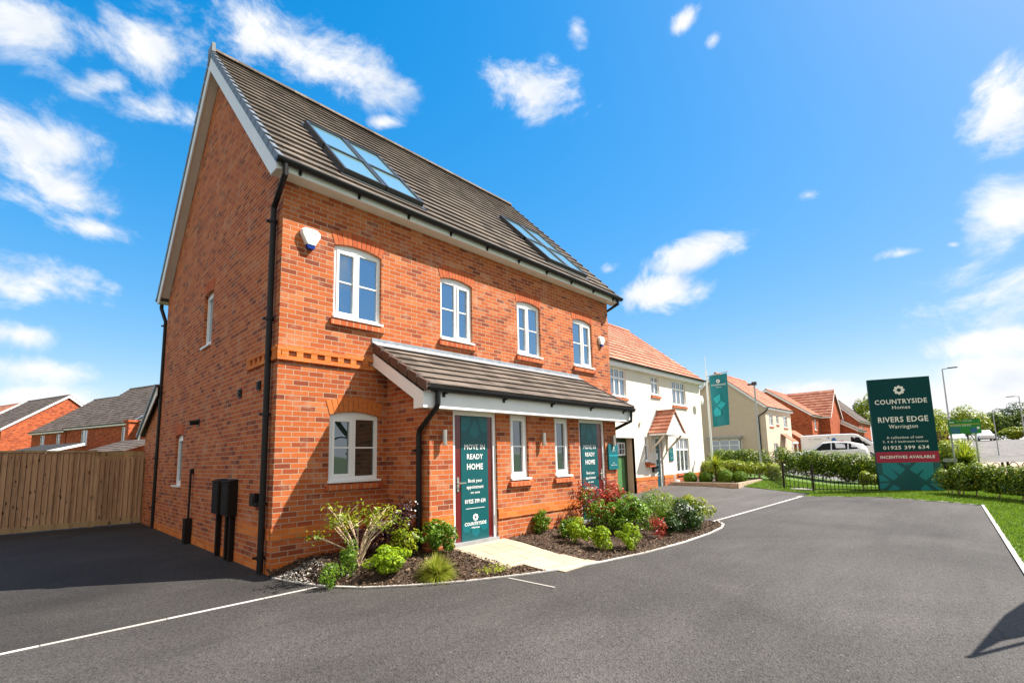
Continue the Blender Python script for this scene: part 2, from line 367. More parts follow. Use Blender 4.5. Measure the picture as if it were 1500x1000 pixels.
def wall(mb, u0, u1, v0, v1, holes=(), w=0.0, depth=.1):
    us = sorted({u0, u1, *[h[0] for h in holes], *[h[1] for h in holes]}); us = [x for x in us if u0 <= x <= u1]
    tops = [h[3]+(h[4] if len(h) > 4 else 0) for h in holes]
    vs = sorted({v0, v1, *[h[2] for h in holes], *tops}); vs = [x for x in vs if v0 <= x <= v1]
    for i in range(len(us)-1):
        for j in range(len(vs)-1):
            cu, cv = (us[i]+us[i+1])/2, (vs[j]+vs[j+1])/2
            if any(h[0] < cu < h[1] and h[2] < cv < t for h, t in zip(holes, tops)): continue
            mb.face([(us[i], vs[j], w), (us[i+1], vs[j], w), (us[i+1], vs[j+1], w), (us[i], vs[j+1], w)])
    for h, t in zip(holes, tops):
        a, b, c, d = h[:4]; r = h[4] if len(h) > 4 else 0; k = w-depth
        mb.face([(a, c, w), (a, c, k), (a, d, k), (a, d, w)][::-1]); mb.face([(b, c, w), (b, c, k), (b, d, k), (b, d, w)])
        mb.face([(a, c, w), (b, c, w), (b, c, k), (a, c, k)][::-1])
        if not r: mb.face([(a, d, w), (b, d, w), (b, d, k), (a, d, k)])
        else:
            n = 10; A = arc(a, b, d, r, n)
            for i in range(n):
                p, q = A[i], A[i+1]
                mb.face([(p[0], p[1], w), (q[0], q[1], w), (q[0], t, w), (p[0], t, w)])
                mb.face([(p[0], p[1], w), (q[0], q[1], w), (q[0], q[1], k), (p[0], p[1], k)])
def arc(a, b, d, r, n, off=0.0):
    c = (b-a)/2; rad = (c*c+r*r)/(2*r); cy = d+r-rad; cu = (a+b)/2; th = math.asin(c/rad)
    return [(cu+(rad+off)*math.sin(-th+2*th*i/n), cy+(rad+off)*math.cos(-th+2*th*i/n)) for i in range(n+1)]
def window(f, parent, u0, u1, v0, v1, w=-.05, rise=0.0, lights=2, bars=(.5,), pane='pane', sill=True, arch=False, fw=.055, name='window', frame='white', sillmat='sill_red', cill=True, transom=None, sash=(0, 1)):
    m = f.mb(); wb = w-.07
    m.box(u0, u1, v0, v0+fw, wb, w); m.box(u0, u1, v1-fw, v1, wb, w)
    m.box(u0, u0+fw, v0+fw, v1-fw, wb, w); m.box(u1-fw, u1, v0+fw, v1-fw, wb, w)
    iu0, iu1, iv0, iv1 = u0+fw, u1-fw, v0+fw, v1-fw
    lw = (iu1-iu0)/lights
    if transom: m.box(iu0, iu1, iv0+(iv1-iv0)*transom-.03, iv0+(iv1-iv0)*transom+.03, wb, w-.003)
    for k in range(lights):
        a, b = iu0+k*lw, iu0+(k+1)*lw
        if k: m.box(a-.033, a+.033, iv0, iv1, wb, w-.002); a += .033
        if k < lights-1: b -= .033
        if k in sash and not transom:
            s = .04; z = w+.012
            m.box(a, b, iv0, iv0+s, wb, z); m.box(a, b, iv1-s, iv1, wb, z); m.box(a, a+s, iv0+s, iv1-s, wb, z); m.box(b-s, b, iv0+s, iv1-s, wb, z)
            a += s; b -= s
        for t in bars:
            y = iv0+(iv1-iv0)*t; m.box(a, b, y-.011, y+.011, w-.045, w-.012)
    if rise:
        A = arc(u0, u1, v1, rise, 10); m.prism([(u0, v1)]+[(u1, v1)]+A[1:-1][::-1], wb, w)
    if cill: m.box(u0-.02, u1+.02, v0-.035, v0, wb, w+.10)
    if lights == 2: m.box(u0+(u1-u0)*.35, u0+(u1-u0)*.75, v1-.03, v1-.018, w, w+.006)
    o = m.build(name, frame, parent)
    g = f.mb(); g.box(iu0+.002, iu1-.002, iv0+.002, iv1-.002, w-.04, w-.03); g.build('pane', pane, o)
    if sill:
        s = f.mb(); y = v0-(.036 if cill else 0)
        s.hexa([(u0-.06, y-.105, -.04), (u1+.06, y-.105, -.04), (u1+.06, y-.105, .055), (u0-.06, y-.105, .055)][::-1], [(u0-.06, y-.002, -.04), (u1+.06, y-.002, -.04), (u1+.06, y-.03, .055), (u0-.06, y-.03, .055)][::-1])
        s.build('sill', sillmat, o)
    if arch:
        am = arch if isinstance(arch, str) else 'soldier'
        s = f.mb(); n = 11; a = arc(u0-.004, u1+.004, v1, rise, n, .004); c = arc(u0-.004, u1+.004, v1, rise, n, .225)
        for i in range(n):
            t0, t1 = .05, .95
            lp = lambda p, q, t: (p[0]+(q[0]-p[0])*t, p[1]+(q[1]-p[1])*t)
            s.prism([lp(a[i], a[i+1], t0), lp(a[i], a[i+1], t1), lp(c[i], c[i+1], t1), lp(c[i], c[i+1], t0)], -.03, .007)
        s.build('arch', am, o)
    return o
def slope(mb, o, e, s, width, length, n, th=.042, base=.02, trim=None, jitter=.0):
    o, e, s = (np.array(q, float) for q in (o, e, s)); e /= np.linalg.norm(e); s /= np.linalg.norm(s); nn = np.cross(e, s)
    if nn[1] < 0: nn = -nn
    g = length/n
    for i in range(n):
        a, b = i*g, (i+1)*g+(.02 if i < n-1 else 0)
        lo, hi = (0, width) if trim is None else trim(i/n, (i+1)/n)
        if hi-lo < .02: continue
        P = lambda x, y, h: o+e*x+s*y+nn*h
        bt = [P(lo, a, -base), P(hi, a, -base), P(hi, b, -base), P(lo, b, -base)]
        tp = [P(lo, a, th), P(hi, a, th), P(hi, b, .004), P(lo, b, .004)]
        if np.cross(tp[1]-tp[0], tp[2]-tp[0])@nn < 0: bt = [bt[1], bt[0], bt[3], bt[2]]; tp = [tp[1], tp[0], tp[3], tp[2]]
        mb.hexa(bt, tp)
def beam(mb, p, q, wid, dep, up=(0, 1, 0), off=0.0):   # a board from p to q; wid across `up`, dep along the third axis
    p, q, up = (np.array(x, float) for x in (p, q, up)); d = (q-p)/np.linalg.norm(q-p)
    up = up-d*(up@d); up /= np.linalg.norm(up); c = np.cross(d, up)
    r = lambda x: [x+up*(off-wid/2)-c*dep/2, x+up*(off+wid/2)-c*dep/2, x+up*(off+wid/2)+c*dep/2, x+up*(off-wid/2)+c*dep/2]
    a, b = r(p), r(q)
    mb.loft([a, b])

def text(mb, body, u, v, h, w=0.004, width=None, align='CENTER', bold=0.0):   # lettering as flat relief in the frame of mb
    cu = bpy.data.curves.new('lettering', 'FONT'); cu.body = body; cu.align_x = align; cu.size = h/.70; cu.resolution_u = 2; cu.extrude = 0
    cu.offset = bold*h; cu.space_character = 1.08
    ob = bpy.data.objects.new('lettering', cu); COL.objects.link(ob)
    dg = bpy.context.evaluated_depsgraph_get(); dg.update()
    me = bpy.data.meshes.new_from_object(ob.evaluated_get(dg))
    xs = [q.co.x for q in me.vertices]
    k = 1.0
    if width and xs: k = width/(max(xs)-min(xs))
    for p in me.polygons:
        pts = [me.vertices[i].co for i in p.vertices]
        q = [(u+c.x*k, v+c.y, w) for c in pts]
        if p.normal.z < 0: q = q[::-1]
        mb.face(q, uv=[(0, 0)]*len(q))
    bpy.data.objects.remove(ob); bpy.data.meshes.remove(me); bpy.data.curves.remove(cu)
def emblem(mb, u, v, r, w=.004, n=8):      # ring of petals round an open centre
    for k in range(n):
        a = 2*math.pi*k/n+math.pi/2; d = math.pi/n
        pt = lambda rr, t: (u+rr*r*math.cos(a+t), v+rr*r*math.sin(a+t), w)
        mb.face([pt(.40, -d), pt(.78, -d*.98), pt(.96, -d*.42), pt(1.0, 0), pt(.96, d*.42), pt(.78, d*.98), pt(.40, d)], uv=[(0, 0)]*7)

# ------------------------------------------------------------------ foliage
def leaves(name, mat, pts, nrm, size, parent=None, aspect=.55, fold=.12, kind=None):
    n = len(pts); pts = np.asarray(pts, float); nrm = np.asarray(nrm, float)
    nrm = nrm/np.maximum(1e-6, np.linalg.norm(nrm, axis=1))[:, None]
    size = np.broadcast_to(np.asarray(size, float), (n,)); size = size*RNG.uniform(.7, 1.3, n)
    rv = RNG.normal(size=(n, 3)); t = np.cross(nrm, rv); t /= np.maximum(1e-6, np.linalg.norm(t, axis=1))[:, None]; b = np.cross(nrm, t)
    s = size[:, None]
    base = pts-t*s*.5; tip = pts+t*s*.5-nrm*s*fold; a = pts+b*s*aspect*.5+nrm*s*fold; c = pts-b*s*aspect*.5+nrm*s*fold
    v = np.stack([base, a, tip, c], 1).reshape(-1, 3)
    org = np.zeros(3)
    if parent is None: org = np.array([(v[:, 0].min()+v[:, 0].max())/2, (v[:, 1].min()+v[:, 1].max())/2, v[:, 2].min()])
    return raw_quads(name, mat, v-org, n, np.repeat(RNG.uniform(0, 1, n), 4), parent, org)
def raw_quads(name, mat, v, n, uvx, parent, org=(0, 0, 0), k=4):
    me = bpy.data.meshes.new(name)
    me.vertices.add(len(v)); me.vertices.foreach_set('co', np.ascontiguousarray(v, np.float32).ravel())
    me.loops.add(k*n); me.loops.foreach_set('vertex_index', np.arange(k*n, dtype=np.int32))
    me.polygons.add(n); me.polygons.foreach_set('loop_start', np.arange(0, k*n, k, dtype=np.int32)); me.polygons.foreach_set('loop_total', np.full(n, k, np.int32))
    uvl = me.uv_layers.new(name='UVMap'); uv = np.zeros((k*n, 2), np.float32); uv[:, 0] = uvx; uvl.data.foreach_set('uv', uv.ravel())
    me.materials.append(M[mat]); me.update(calc_edges=True); me.validate()
    o = bpy.data.objects.new(name, me); COL.objects.link(o)
    if parent is None: o.location = tuple(org)
    else: attach(o, parent)
    return o
def clump_pts(c, rad, n, k=14, cr=.35, low=-.9, shell=.75):
    c = np.array(c, float); rad = np.array(rad, float)
    d = RNG.normal(size=(k, 3)); d /= np.linalg.norm(d, axis=1)[:, None]; d[:, 2] = np.maximum(d[:, 2], low)
    rr = RNG.uniform(shell*.45, shell*1.12, k)[:, None]; cc = d*rr
    idx = RNG.integers(0, k, n)
    dd = RNG.normal(size=(n, 3)); dd /= np.linalg.norm(dd, axis=1)[:, None]
    q = cc[idx]+dd*(cr*RNG.uniform(.55, 1.05, n)**.5)[:, None]
    nr = dd*.8+q*.4+np.array([0, 0, .35])+RNG.normal(size=(n, 3))*.35
    return c+q*rad, nr
def ball_pts(c, rad, n, rough=.06):
    d = RNG.normal(size=(n, 3)); d /= np.linalg.norm(d, axis=1)[:, None]
    rr = 1+RNG.normal(size=n)*rough
    return np.array(c)+d*rr[:, None]*np.array(rad), d+RNG.normal(size=(n, 3))*.4
def stems(mb, base, top_c, rad, n, r=.006, kink=.25, spread=.04):
    for i in range(n):
        d = RNG.normal(size=3); d /= np.linalg.norm(d); d[2] = abs(d[2])*.6
        b = np.array(base)+RNG.normal(size=3)*np.array([spread, spread, 0]); e = np.array(top_c)+d*np.array(rad)*.85
        m = b*.5+e*.5+np.array([(e-b)[0]*-.12, (e-b)[1]*-.12, abs(e[2]-b[2])*.08]); 
        mb.tube([b, m, e], [r, r*.8, r*.4], n=5, cap=False)
def blade_tuft(name, mat, base, n, length, spread, width, parent=None, droop=.5, seg=4, minel=.3):
    vs = []; uv = []; q = 0
    for i in range(n):
        a = RNG.uniform(0, 2*math.pi); tilt = RNG.uniform(0, 1)**.7*spread; ln = length*RNG.uniform(.65, 1.1)
        d = np.array([math.cos(a)*math.sin(tilt), math.sin(a)*math.sin(tilt), math.cos(tilt)]); side = np.array([-math.sin(a), math.cos(a), 0])
        p = np.array(base)+np.array([math.cos(a), math.sin(a), 0])*RNG.uniform(0, .12)*length*.5; rv = RNG.uniform()
        prev = None
        for k in range(seg+1):
            t = k/seg; w = width*(1-t*.92)*.5
            pr = (p-side*w, p+side*w)
            if prev is not None:
                vs += [prev[0], prev[1], pr[1], pr[0]]; uv += [rv]*4; q += 1
            prev = pr; p = p+d*ln/seg; d = d-np.array([0, 0, droop/seg*(.6+tilt)]); d = d+np.array([math.cos(a), math.sin(a), 0])*.08*tilt; d /= np.linalg.norm(d)
    v = np.array(vs); org = np.zeros(3)
    if parent is None: org = np.array([base[0], base[1], base[2]])
    return raw_quads(name, mat, v-org, q, np.array(uv), parent, org)
def shrub(name, label, cat, base, r, h, mat, n=700, leaf=.045, group=None, k=26, cr=.30, stem='bark', ns=7, lift=.0, aspect=.6, extra=None):
    t = thing(name, label, cat, base, group); c = (base[0], base[1], base[2]+lift+(h-lift)*.5)
    p, nr = clump_pts(c, (r, r, (h-lift)*.55), n, k, cr); p[:, 2] = np.maximum(p[:, 2], base[2]+.01)
    leaves('foliage', mat, p, nr, leaf, t, aspect)
    m = MB(); stems(m, base, c, (r, r, (h-lift)*.5), ns, .008 if h < 1 else .02); m.build('stem', stem, t)
    if extra: extra(t, c)
    return t
# ------------------------------------------------------------------ setting
def grid(name, mat, x0, x1, y0, y1, nx, ny, dz, zf=G, mask=None):
    m = MB(); X = np.linspace(x0, x1, nx+1); Y = np.linspace(y0, y1, ny+1)
    for i in range(nx):
        for j in range(ny):
            if mask and not mask((X[i]+X[i+1])/2, (Y[j]+Y[j+1])/2): continue
            q = [(X[i], Y[j]), (X[i+1], Y[j]), (X[i+1], Y[j+1]), (X[i], Y[j+1])]
            m.face([(x, zf(x, y)+dz, -y) for x, y in q])
    return struct(m.build(name, mat))
def flat(name, mat, poly, z, zf=None):
    m = MB(); a = sum(poly[i][0]*poly[(i+1) % len(poly)][1]-poly[(i+1) % len(poly)][0]*poly[i][1] for i in range(len(poly)))
    if a < 0: poly = poly[::-1]
    m.face([(x, (zf(x, y) if zf else 0)+z, -y) for x, y in poly]); return struct(m.build(name, mat))
grid('ground', 'earth', -260, 420, -300, 380, 68, 68, -.10, zf=lambda x, y: G(x, y)-.06-.45*ss((45-abs(x-12))/12))
bed_edge = [(-.03, -.20), (.05, -.62), (.23, -1.21), (.50, -1.62), (.90, -1.97), (1.45, -2.34), (2.12, -2.66), (2.75, -2.90), (3.40, -3.05), (4.3, -3.20), (5.48, -3.28), (6.6, -3.26), (7.5, -3.17), (8.0, -3.02), (8.32, -2.80), (8.36, -2.45), (8.30, -1.9)]
road_poly = [(-25, -1.13), (.2, -1.13)]+bed_edge[3:15]+[(8.36, -2.7), (15.9, -2.7), (16.6, -4.7), (15.6, -6.3), (15.0, -6.97), (-25, -8.35)]
flat('road', 'asphalt', road_poly, 0)
flat('road', 'asphalt', [(-25, -8.35), (2.0, -7.42), (2.0, -16), (-25, -16)], -.004)
flat('driveway', 'asphalt_shaded', [(-25, -1.08), (.18, -1.08), (.05, -.55), (0, 0), (0.0, 9.75), (-25, 9.75)], 0)
grid('driveway', 'asphalt_lt', 8.36, 17.2, -2.62, 3.4, 26, 14, 0.0)
def strip(pts, wid, h, name='kerb', mat='concrete', zf=None, dz=0.0):
    m = MB(); n = len(pts)
    for i in range(n-1):
        a, b = np.array(pts[i], float), np.array(pts[i+1], float); d = (b-a)/np.linalg.norm(b-a); nn = np.array([-d[1], d[0]])*wid/2
        q = [a-nn, b-nn, b+nn, a+nn]; z = [(zf(*p) if zf else 0)+dz for p in q]
        m.hexa([(p[0], zz-.05, -p[1]) for p, zz in zip(q, z)], [(p[0], zz+h, -p[1]) for p, zz in zip(q, z)])
    return struct(m.build(name, mat))
strip([(-25, -1.105), (.16, -1.105)], .055, .006)
strip(bed_edge[:15], .045, .022)
strip([(1.93, -2.62), (1.95, -3.35)], .028, .005)
strip([(8.36, -2.66), (15.8, -2.66)], .075, .006)
strip([(15.45, -2.25), (15.95, -2.70)], .20, .006)
strip([(8.4, -1.35), (11.2, -1.35)], .045, .006)
strip([(-25, -8.37), (15.0, -6.99)], .055, .02)
strip([(15.0, -6.99), (15.6, -6.35), (16.6, -4.72), (15.95, -2.75)], .05, .012)
# planting bed: mulch surface with a low mound
def edist(x, y):
    d = 9.0
    for (a, b), (c, e) in zip(bed_edge[:-2], bed_edge[1:-1]):
        l2 = (c-a)**2+(e-b)**2; t = max(0, min(1, ((x-a)*(c-a)+(y-b)*(e-b))/l2)); d = min(d, math.hypot(x-a-t*(c-a), y-b-t*(e-b)))
    return d
def bedz(x, y):
    k = ss(edist(x, y)/.55); return (B(x, y)+.03*math.sin(x*3.1+y*1.7)*math.sin(y*2.3))*k+.022
def inside(x, y, poly):
    c = False; j = len(poly)-1
    for i in range(len(poly)):
        if (poly[i][1] > y) != (poly[j][1] > y) and x < (poly[j][0]-poly[i][0])*(y-poly[i][1])/(poly[j][1]-poly[i][1])+poly[i][0]: c = not c
        j = i
    return c
BEDL = bed_edge[:7]+[(2.48, -2.80), (2.46, -2.36), (2.28, -2.36), (2.14, -1.16), (1.8, -1.16), (1.8, .05), (-.0, .05)]
BEDR = [(3.30, -1.16), (3.30, -2.3), (3.42, -3.04)]+bed_edge[9:]+[(8.30, 0.05), (6.9, .05), (6.9, -1.16)]
for poly in (BEDL, BEDR):
    m = MB(); xs = [p[0] for p in poly]; ys = [p[1] for p in poly]; st = .09
    for i in range(int((max(xs)-min(xs))/st)+1):
        for j in range(int((max(ys)-min(ys))/st)+1):
            x, y = min(xs)+i*st, min(ys)+j*st
            if not inside(x+st/2, y+st/2, poly): continue
            q = [(x, y), (x+st, y), (x+st, y+st), (x, y+st)]
            m.face([(a, bedz(a, b)-.015, -b) for a, b in q])
    struct(m.build('flower_bed', 'soil', smooth=True))
for poly in (BEDL, BEDR): flat('flower_bed', 'soil', poly, .006)
def scatter(poly, n):
    xs = [p[0] for p in poly]; ys = [p[1] for p in poly]; out = []
    while len(out) < n:
        x, y = RNG.uniform(min(xs), max(xs)), RNG.uniform(min(ys), max(ys))
        if inside(x, y, poly): out.append((x, y))
    return out
for poly, n in ((BEDL, 5200), (BEDR, 9000)):
    pts = [(x, y, bedz(x, y)+RNG.uniform(-.012, .012)) for x, y in scatter(poly, n)]
    nr = RNG.normal(size=(n, 3))*.45+np.array([0, 0, 1])
    o = leaves('bark_mulch', 'chip', pts, nr, .045, aspect=.4, fold=.08)
    tag(o, 'dark brown bark mulch chips spread over the planting bed', 'bark mulch', kind='stuff')
pp = [(-.0+abs(RNG.normal())*.28, -.25-abs(RNG.normal())*.35) for _ in range(420)]
pp = [(x, y, bedz(x, y)+.01) for x, y in pp if inside(x, y, BEDL)]
o = leaves('pebbles', 'stone', pp, RNG.normal(size=(len(pp), 3))*.4+np.array([0, 0, 1]), .038, aspect=.8, fold=.25)
tag(o, 'grey pebbles gathered at the house corner end of the bed', 'pebbles', kind='stuff')
# slab path to the first door
m = MB()
def slabq(x0, x1, y0, y1):
    g = .004
    q = [(x0+g, y0+g), (x1-g, y0+g), (x1-g, y1-g), (x0+g, y1-g)]
    m.hexa([(x, B(x, y)-.03, -y) for x, y in q], [(x, B(x, y)+.012, -y) for x, y in q])
rows = [(-1.18, -1.62), (-1.62, -2.06), (-2.06, -2.36), (-2.36, -2.78), (-2.78, -3.0)]
for k, (a, b) in enumerate(rows):
    if k < 3: xs = [(2.14, 2.72), (2.72, 3.30)] if k % 2 == 0 else [(2.14, 2.42), (2.42, 3.0), (3.0, 3.30)]
    elif k == 3: xs = [(2.48, 2.95), (2.95, 3.36)]
    else: xs = [(2.60, 3.02), (3.02, 3.40)]
    for x0, x1 in xs: slabq(x0, x1, b, a)
struct(m.build('path', 'slab'))
# lawns and the road beyond
def lawn_mask(x, y): return not inside(x, y, road_poly)
grid('lawn', 'turf', 15.0, 25.2, -7.6, -.4, 40, 28, .012, mask=lambda x, y: not inside(x, y, [(14, -7.0), (15.0, -7.0), (15.6, -6.35), (16.6, -4.72), (15.95, -2.75), (17.2, -2.7), (17.2, -.4), (14, -.4)]))
grid('lawn', 'turf', 17.2, 25.2, -2.7, 3.4, 24, 18, .008, mask=lambda x, y: y > -.4 and not (x < 20.2 and y > -.35))
flat('lawn', 'turf', [(1.5, -7.46), (15.0, -7.0), (15.0, -7.6), (23.5, -7.6), (23.5, -13), (1.5, -13)], .010)
grid('pavement', 'pavement', 23.6, 50, -9.6, -6.0, 26, 4, -.02)
grid('road', 'road_far', 24, 150, -17, -9.6, 63, 6, .0, zf=lambda x, y: G(x, y)-.03)
grid('road', 'road_far', 50, 150, -9.6, -3.0, 50, 4, .0, zf=lambda x, y: G(x, y)-.03)
grid('road', 'road_far', 25.3, 50, -6.0, 4.4, 26, 8, .0, zf=lambda x, y: G(x, y)-.03)

# ------------------------------------------------------------------ the brick pair of houses
HX, HD, EV = 8.70, 7.70, 5.70
FR = F((0, 0, 0), 0); SD = F((0, 0, 0), -90); BK = F((HX, HD, 0), 180); RS = F((HX, 0, 0), 90)
house = thing('brick_house', 'large three storey red brick semi-detached house with brown tiled roof and porch', 'house', (0, 0, 0))
FW = [(.80, 1.64), (2.90, 3.70), (5.00, 5.80), (7.06, 7.90)]
GW = [(.78, 1.62), (7.08, 7.92)]
A_R = .062
m = FR.mb()
wall(m, 0, HX, .0, EV+.2, [(a, b, 3.77, 4.94, A_R) for a, b in FW]+[(a, b, 1.22, 2.22, A_R) for a, b in GW])
m.face([(0, -.3, 0), (HX, -.3, 0), (HX, 0, 0), (0, 0, 0)])
SL = 4.44/4.18
apex = EV+.2+(3.85)*SL
m.f = SD
wall(m, -HD, 0, -.3, EV+.2, [(-4.12, -3.50, 3.85, 4.94, .03), (-5.95, -5.28, 1.08, 2.14, .05)], depth=.09)
m.face([(-HD, EV+.2, 0), (0, EV+.2, 0), (-HD/2, apex, 0)])
m.f = RS; wall(m, 0, HD, -.3, EV+.2); m.face([(0, EV+.2, 0), (HD, EV+.2, 0), (HD/2, apex, 0)])
m.f = BK; wall(m, 0, HX, -.3, EV+.2)
m.build('wall', 'brick', house)
# dark lining behind the openings
for a, b in FW: pass
# ground-storey brick bands
m = FR.mb()
m.box(-.018, 1.77, .46, .615, -.02, .018); m.cut(); m.box(6.93, HX+.018, .46, .615, -.02, .018)
m.cut(); m.f = SD; m.box(-1.36, 0.0, .46, .615, -.02, .018)
m.build('plinth_band', 'band', house)
m = FR.mb(); m.box(-.004, 1.77, -.05, .15, -.02, .004); m.cut(); m.f = SD; m.box(-HD, 0, -.05, .15, -.02, .004); m.build('base_course', 'band', house)
m = FR.mb()
def dentil(f, u0, u1):
    m.f = f
    m.box(u0, u1, 2.975, 3.035, -.02, .036); m.box(u0, u1, 3.115, 3.18, -.02, .036)
    n = max(1, int(round((u1-u0)/.215))); s = (u1-u0)/n
    for i in range(n):
        m.box(u0+i*s+.06, u0+(i+1)*s-.055, 3.035, 3.115, -.02, .033)
    m.box(u0, u0+.05, 3.035, 3.115, -.02, .034); m.box(u1-.05, u1, 3.035, 3.115, -.02, .034)
dentil(FR, -.02, 1.66); m.cut(); dentil(FR, 7.04, HX+.02); m.cut(); dentil(SD, -1.22, 0.0)
m.build('string_course', 'band', house)
# windows
for i, (a, b) in enumerate(FW): window(FR, house, a+.004, b-.004, 3.775, 4.94, -.045, A_R, 2, (.52,), 'pane', arch=True, sash=(0,) if i in (0, 2) else (1,))
for i, (a, b) in enumerate(GW): window(FR, house, a+.004, b-.004, 1.225, 2.22, -.045, A_R, 2, (.5,), 'pane_low', arch='voussoir', sash=(0,))
window(SD, house, -4.116, -3.504, 3.854, 4.94, -.06, .03, 1, (), 'pane', arch=True, sill=False)
window(SD, house, -5.946, -5.284, 1.084, 2.14, -.06, .05, 1, (), 'pane_low', arch=True, sill=False)
# main roof
EY, EZ = -.33, 5.80; RL = math.hypot(4.18, 4.44); VX = .19
sd = np.array([0, 4.44, -4.18])/RL
m = FR.mb(); slope(m, (-VX, EZ, -EY), (1, 0, 0), sd, HX+2*VX, RL, 20)
m2 = m; slope(m, (-VX, EZ, -(HD-EY)), (1, 0, 0), (0, 4.44/RL, 4.18/RL), HX+2*VX, RL, 20)
roof = m.build('roof', 'tile', house)
m = FR.mb(); zr = EZ+4.44+.02; yr = -(EY+4.18)
for i in range(20):
    a = -VX-.02+i*(HX+2*VX+.04)/20; b = a+(HX+2*VX+.04)/20-.006
    m.extr([(a, zr-.05, yr-.13), (a, zr+.05, yr-.07), (a, zr+.085, yr), (a, zr+.05, yr+.07), (a, zr-.05, yr+.13)], (b-a, 0, 0))
m.build('ridge_tiles', 'tile', roof)
def verge(mb, x0, x1, front):
    n = 20
    for i in range(n):
        f = 1 if front else -1
        P = lambda t, h: np.array([0, EZ+4.44*t+h*4.18/RL, -(EY+4.18*t-h*4.44/RL) if front else -(HD-EY-4.18*t+h*4.44/RL)])
        a, b = i/n, (i+1)/n-.004
        q = [P(a, -.075), P(b, -.075), P(b, .028), P(a, .052)]
        mb.extr([(x0, p[1], p[2]) for p in q], (x1-x0, 0, 0))
m = FR.mb(); verge(m, -VX-.03, -VX+.05, True); m.build('dry_verge', 'vergeblue', roof)
m = FR.mb(); verge(m, -VX-.03, -VX+.05, False); m.box(-VX-.035, -VX+.03, zr-.10, zr+.10, yr-.16, yr+.16); m.build('dry_verge', 'vergeblue', roof)
m = FR.mb(); verge(m, HX+VX-.05, HX+VX+.03, True); verge(m, HX+VX-.05, HX+VX+.03, False); m.build('dry_verge', 'verge', roof)
# barge boards and boxed ends
for x0, x1, inner in ((-VX-.012, -VX+.012, -VX), (HX+VX-.012, HX+VX+.012, HX+VX)):
    m = FR.mb()
    for front in (True, False):
        Y = lambda t, h: (EZ+4.44*t+h, -(EY+4.18*t) if front else -(HD-EY-4.18*t))
        q = [Y(.015, -.11), Y(1, -.11), Y(1, -.44), Y(.075, -.44)]
        m.extr([(x0, p[0], p[1]) for p in q], (x1-x0, 0, 0))
        s = 1 if front else -1; y0 = .24 if front else -HD-.24; yb = 0 if front else -HD
        m.extr([(x0-.001*s, z, w) for z, w in ((EV-.01, yb), (EV-.01, y0), (EV+.14, y0), (EV+.36, yb-.0))], (x1-x0+.002*s, 0, 0))
    m.build('bargeboard', 'white', house)
    m = FR.mb(); xa, xb = (inner+.014, -.001) if inner < 0 else (HX+.001, inner-.014)
    for front in (True, False):
        Y = lambda t, h: (EZ+4.44*t+h, -(EY+4.18*t) if front else -(HD-EY-4.18*t))
        q = [Y(.09, -.36), Y(1, -.36), Y(1, -.40), Y(.09, -.40)]
        m.extr([(xa, p[0], p[1]) for p in q], (xb-xa, 0, 0))
    m.build('verge_soffit', 'sofpink', house)
m = FR.mb(); m.box(-VX+.013, HX+VX-.013, EV, EV+.17, .218, .24); m.cut(); m.box(-VX+.013, HX+VX-.013, EV, EV+.17, -HD-.24, -HD-.218); m.build('fascia', 'white', house)
m = FR.mb(); m.box(-VX+.013, HX+VX-.013, EV-.001, EV+.012, .001, .217)
for i in range(44): m.box(i*.2+.02, i*.2+.10, EV-.003, EV+.002, .10, .112)
m.cut(); m.box(-VX+.013, HX+VX-.013, EV-.001, EV+.012, -HD-.217, -HD-.001)
m.build('soffit', 'soffit', house)
def gutter(f, u0, u1, v, w, par, r=.058, br=None, name='gutter'):
    m = f.mb(); n = 8; ring = lambda rr: [(v-rr*math.sin(math.pi*k/n), w+rr*math.cos(math.pi*k/n)) for k in range(n+1)]
    o, i = ring(r), ring(r*.86)
    for k in range(n):
        m.face([(u0, *o[k]), (u0, *o[k+1]), (u1, *o[k+1]), (u1, *o[k])]); m.face([(u0, *i[k]), (u0, *i[k+1]), (u1, *i[k+1]), (u1, *i[k])][::-1])
    for u in (u0, u1): m.extr([(u-.004, *p) for p in o], (.008, 0, 0))
    m.box(u0, u1, v-.004, v+.012, w+r*.86, w+r+.004); m.box(u0, u1, v-.004, v+.012, w-r-.004, w-r*.86)
    if br:
        k = max(1, int((u1-u0)/br))
        for q in range(k+1):
            u = u0+.35+(u1-u0-.7)*q/k
            m.box(u-.02, u+.02, v-.115, v-.05, w-r-.012, w-r+.012); m.box(u-.016, u+.016, v-.075, v-.045, w-r, w+.02)
    return m.build(name, 'black', par)
g = gutter(FR, -.22, HX+.28, 5.825, .305, house, .06, 1.0)
g2 = gutter(FR, -.22, HX+.22, 5.825, -HD-.305, house, .06)
def pipe(f, pts, par, r=.040, clips=(), name='downpipe', shoe=None):
    m = f.mb(); m.tube(pts, r, 10)
    for c in clips: m.tube([(c[0], c[1]-.022, c[2]), (c[0], c[1]+.022, c[2])], r*1.35, 10); m.box(c[0]-r*1.9, c[0]+r*1.9, c[1]-.014, c[1]+.014, c[2]-r*1.6, c[2]-r*.4)
    return m.build(name, 'black', par, smooth=False)
pipe(FR, [(-.10, 5.80, .30), (-.10, 5.62, .30), (-.065, 5.30, -.20), (-.065, 0.02, -.20)], house, .043, [(-.065, z, -.20) for z in (5.1, 3.6, 2.2, .95, .22)])
pipe(FR, [(-.09, 5.78, -HD-.30), (-.09, 5.6, -HD-.30), (-.02, 5.2, -HD-.06), (-.02, -.02, -HD-.06)], house, .045, [(-.02, z, -HD-.06) for z in (5.1, 3.4, 1.7, .5)])
pipe(FR, [(HX+.10, 5.80, .30), (HX+.10, 5.66, .30), (HX+.06, 5.42, -.30), (HX+.06, 0, -.30)], house, .043)
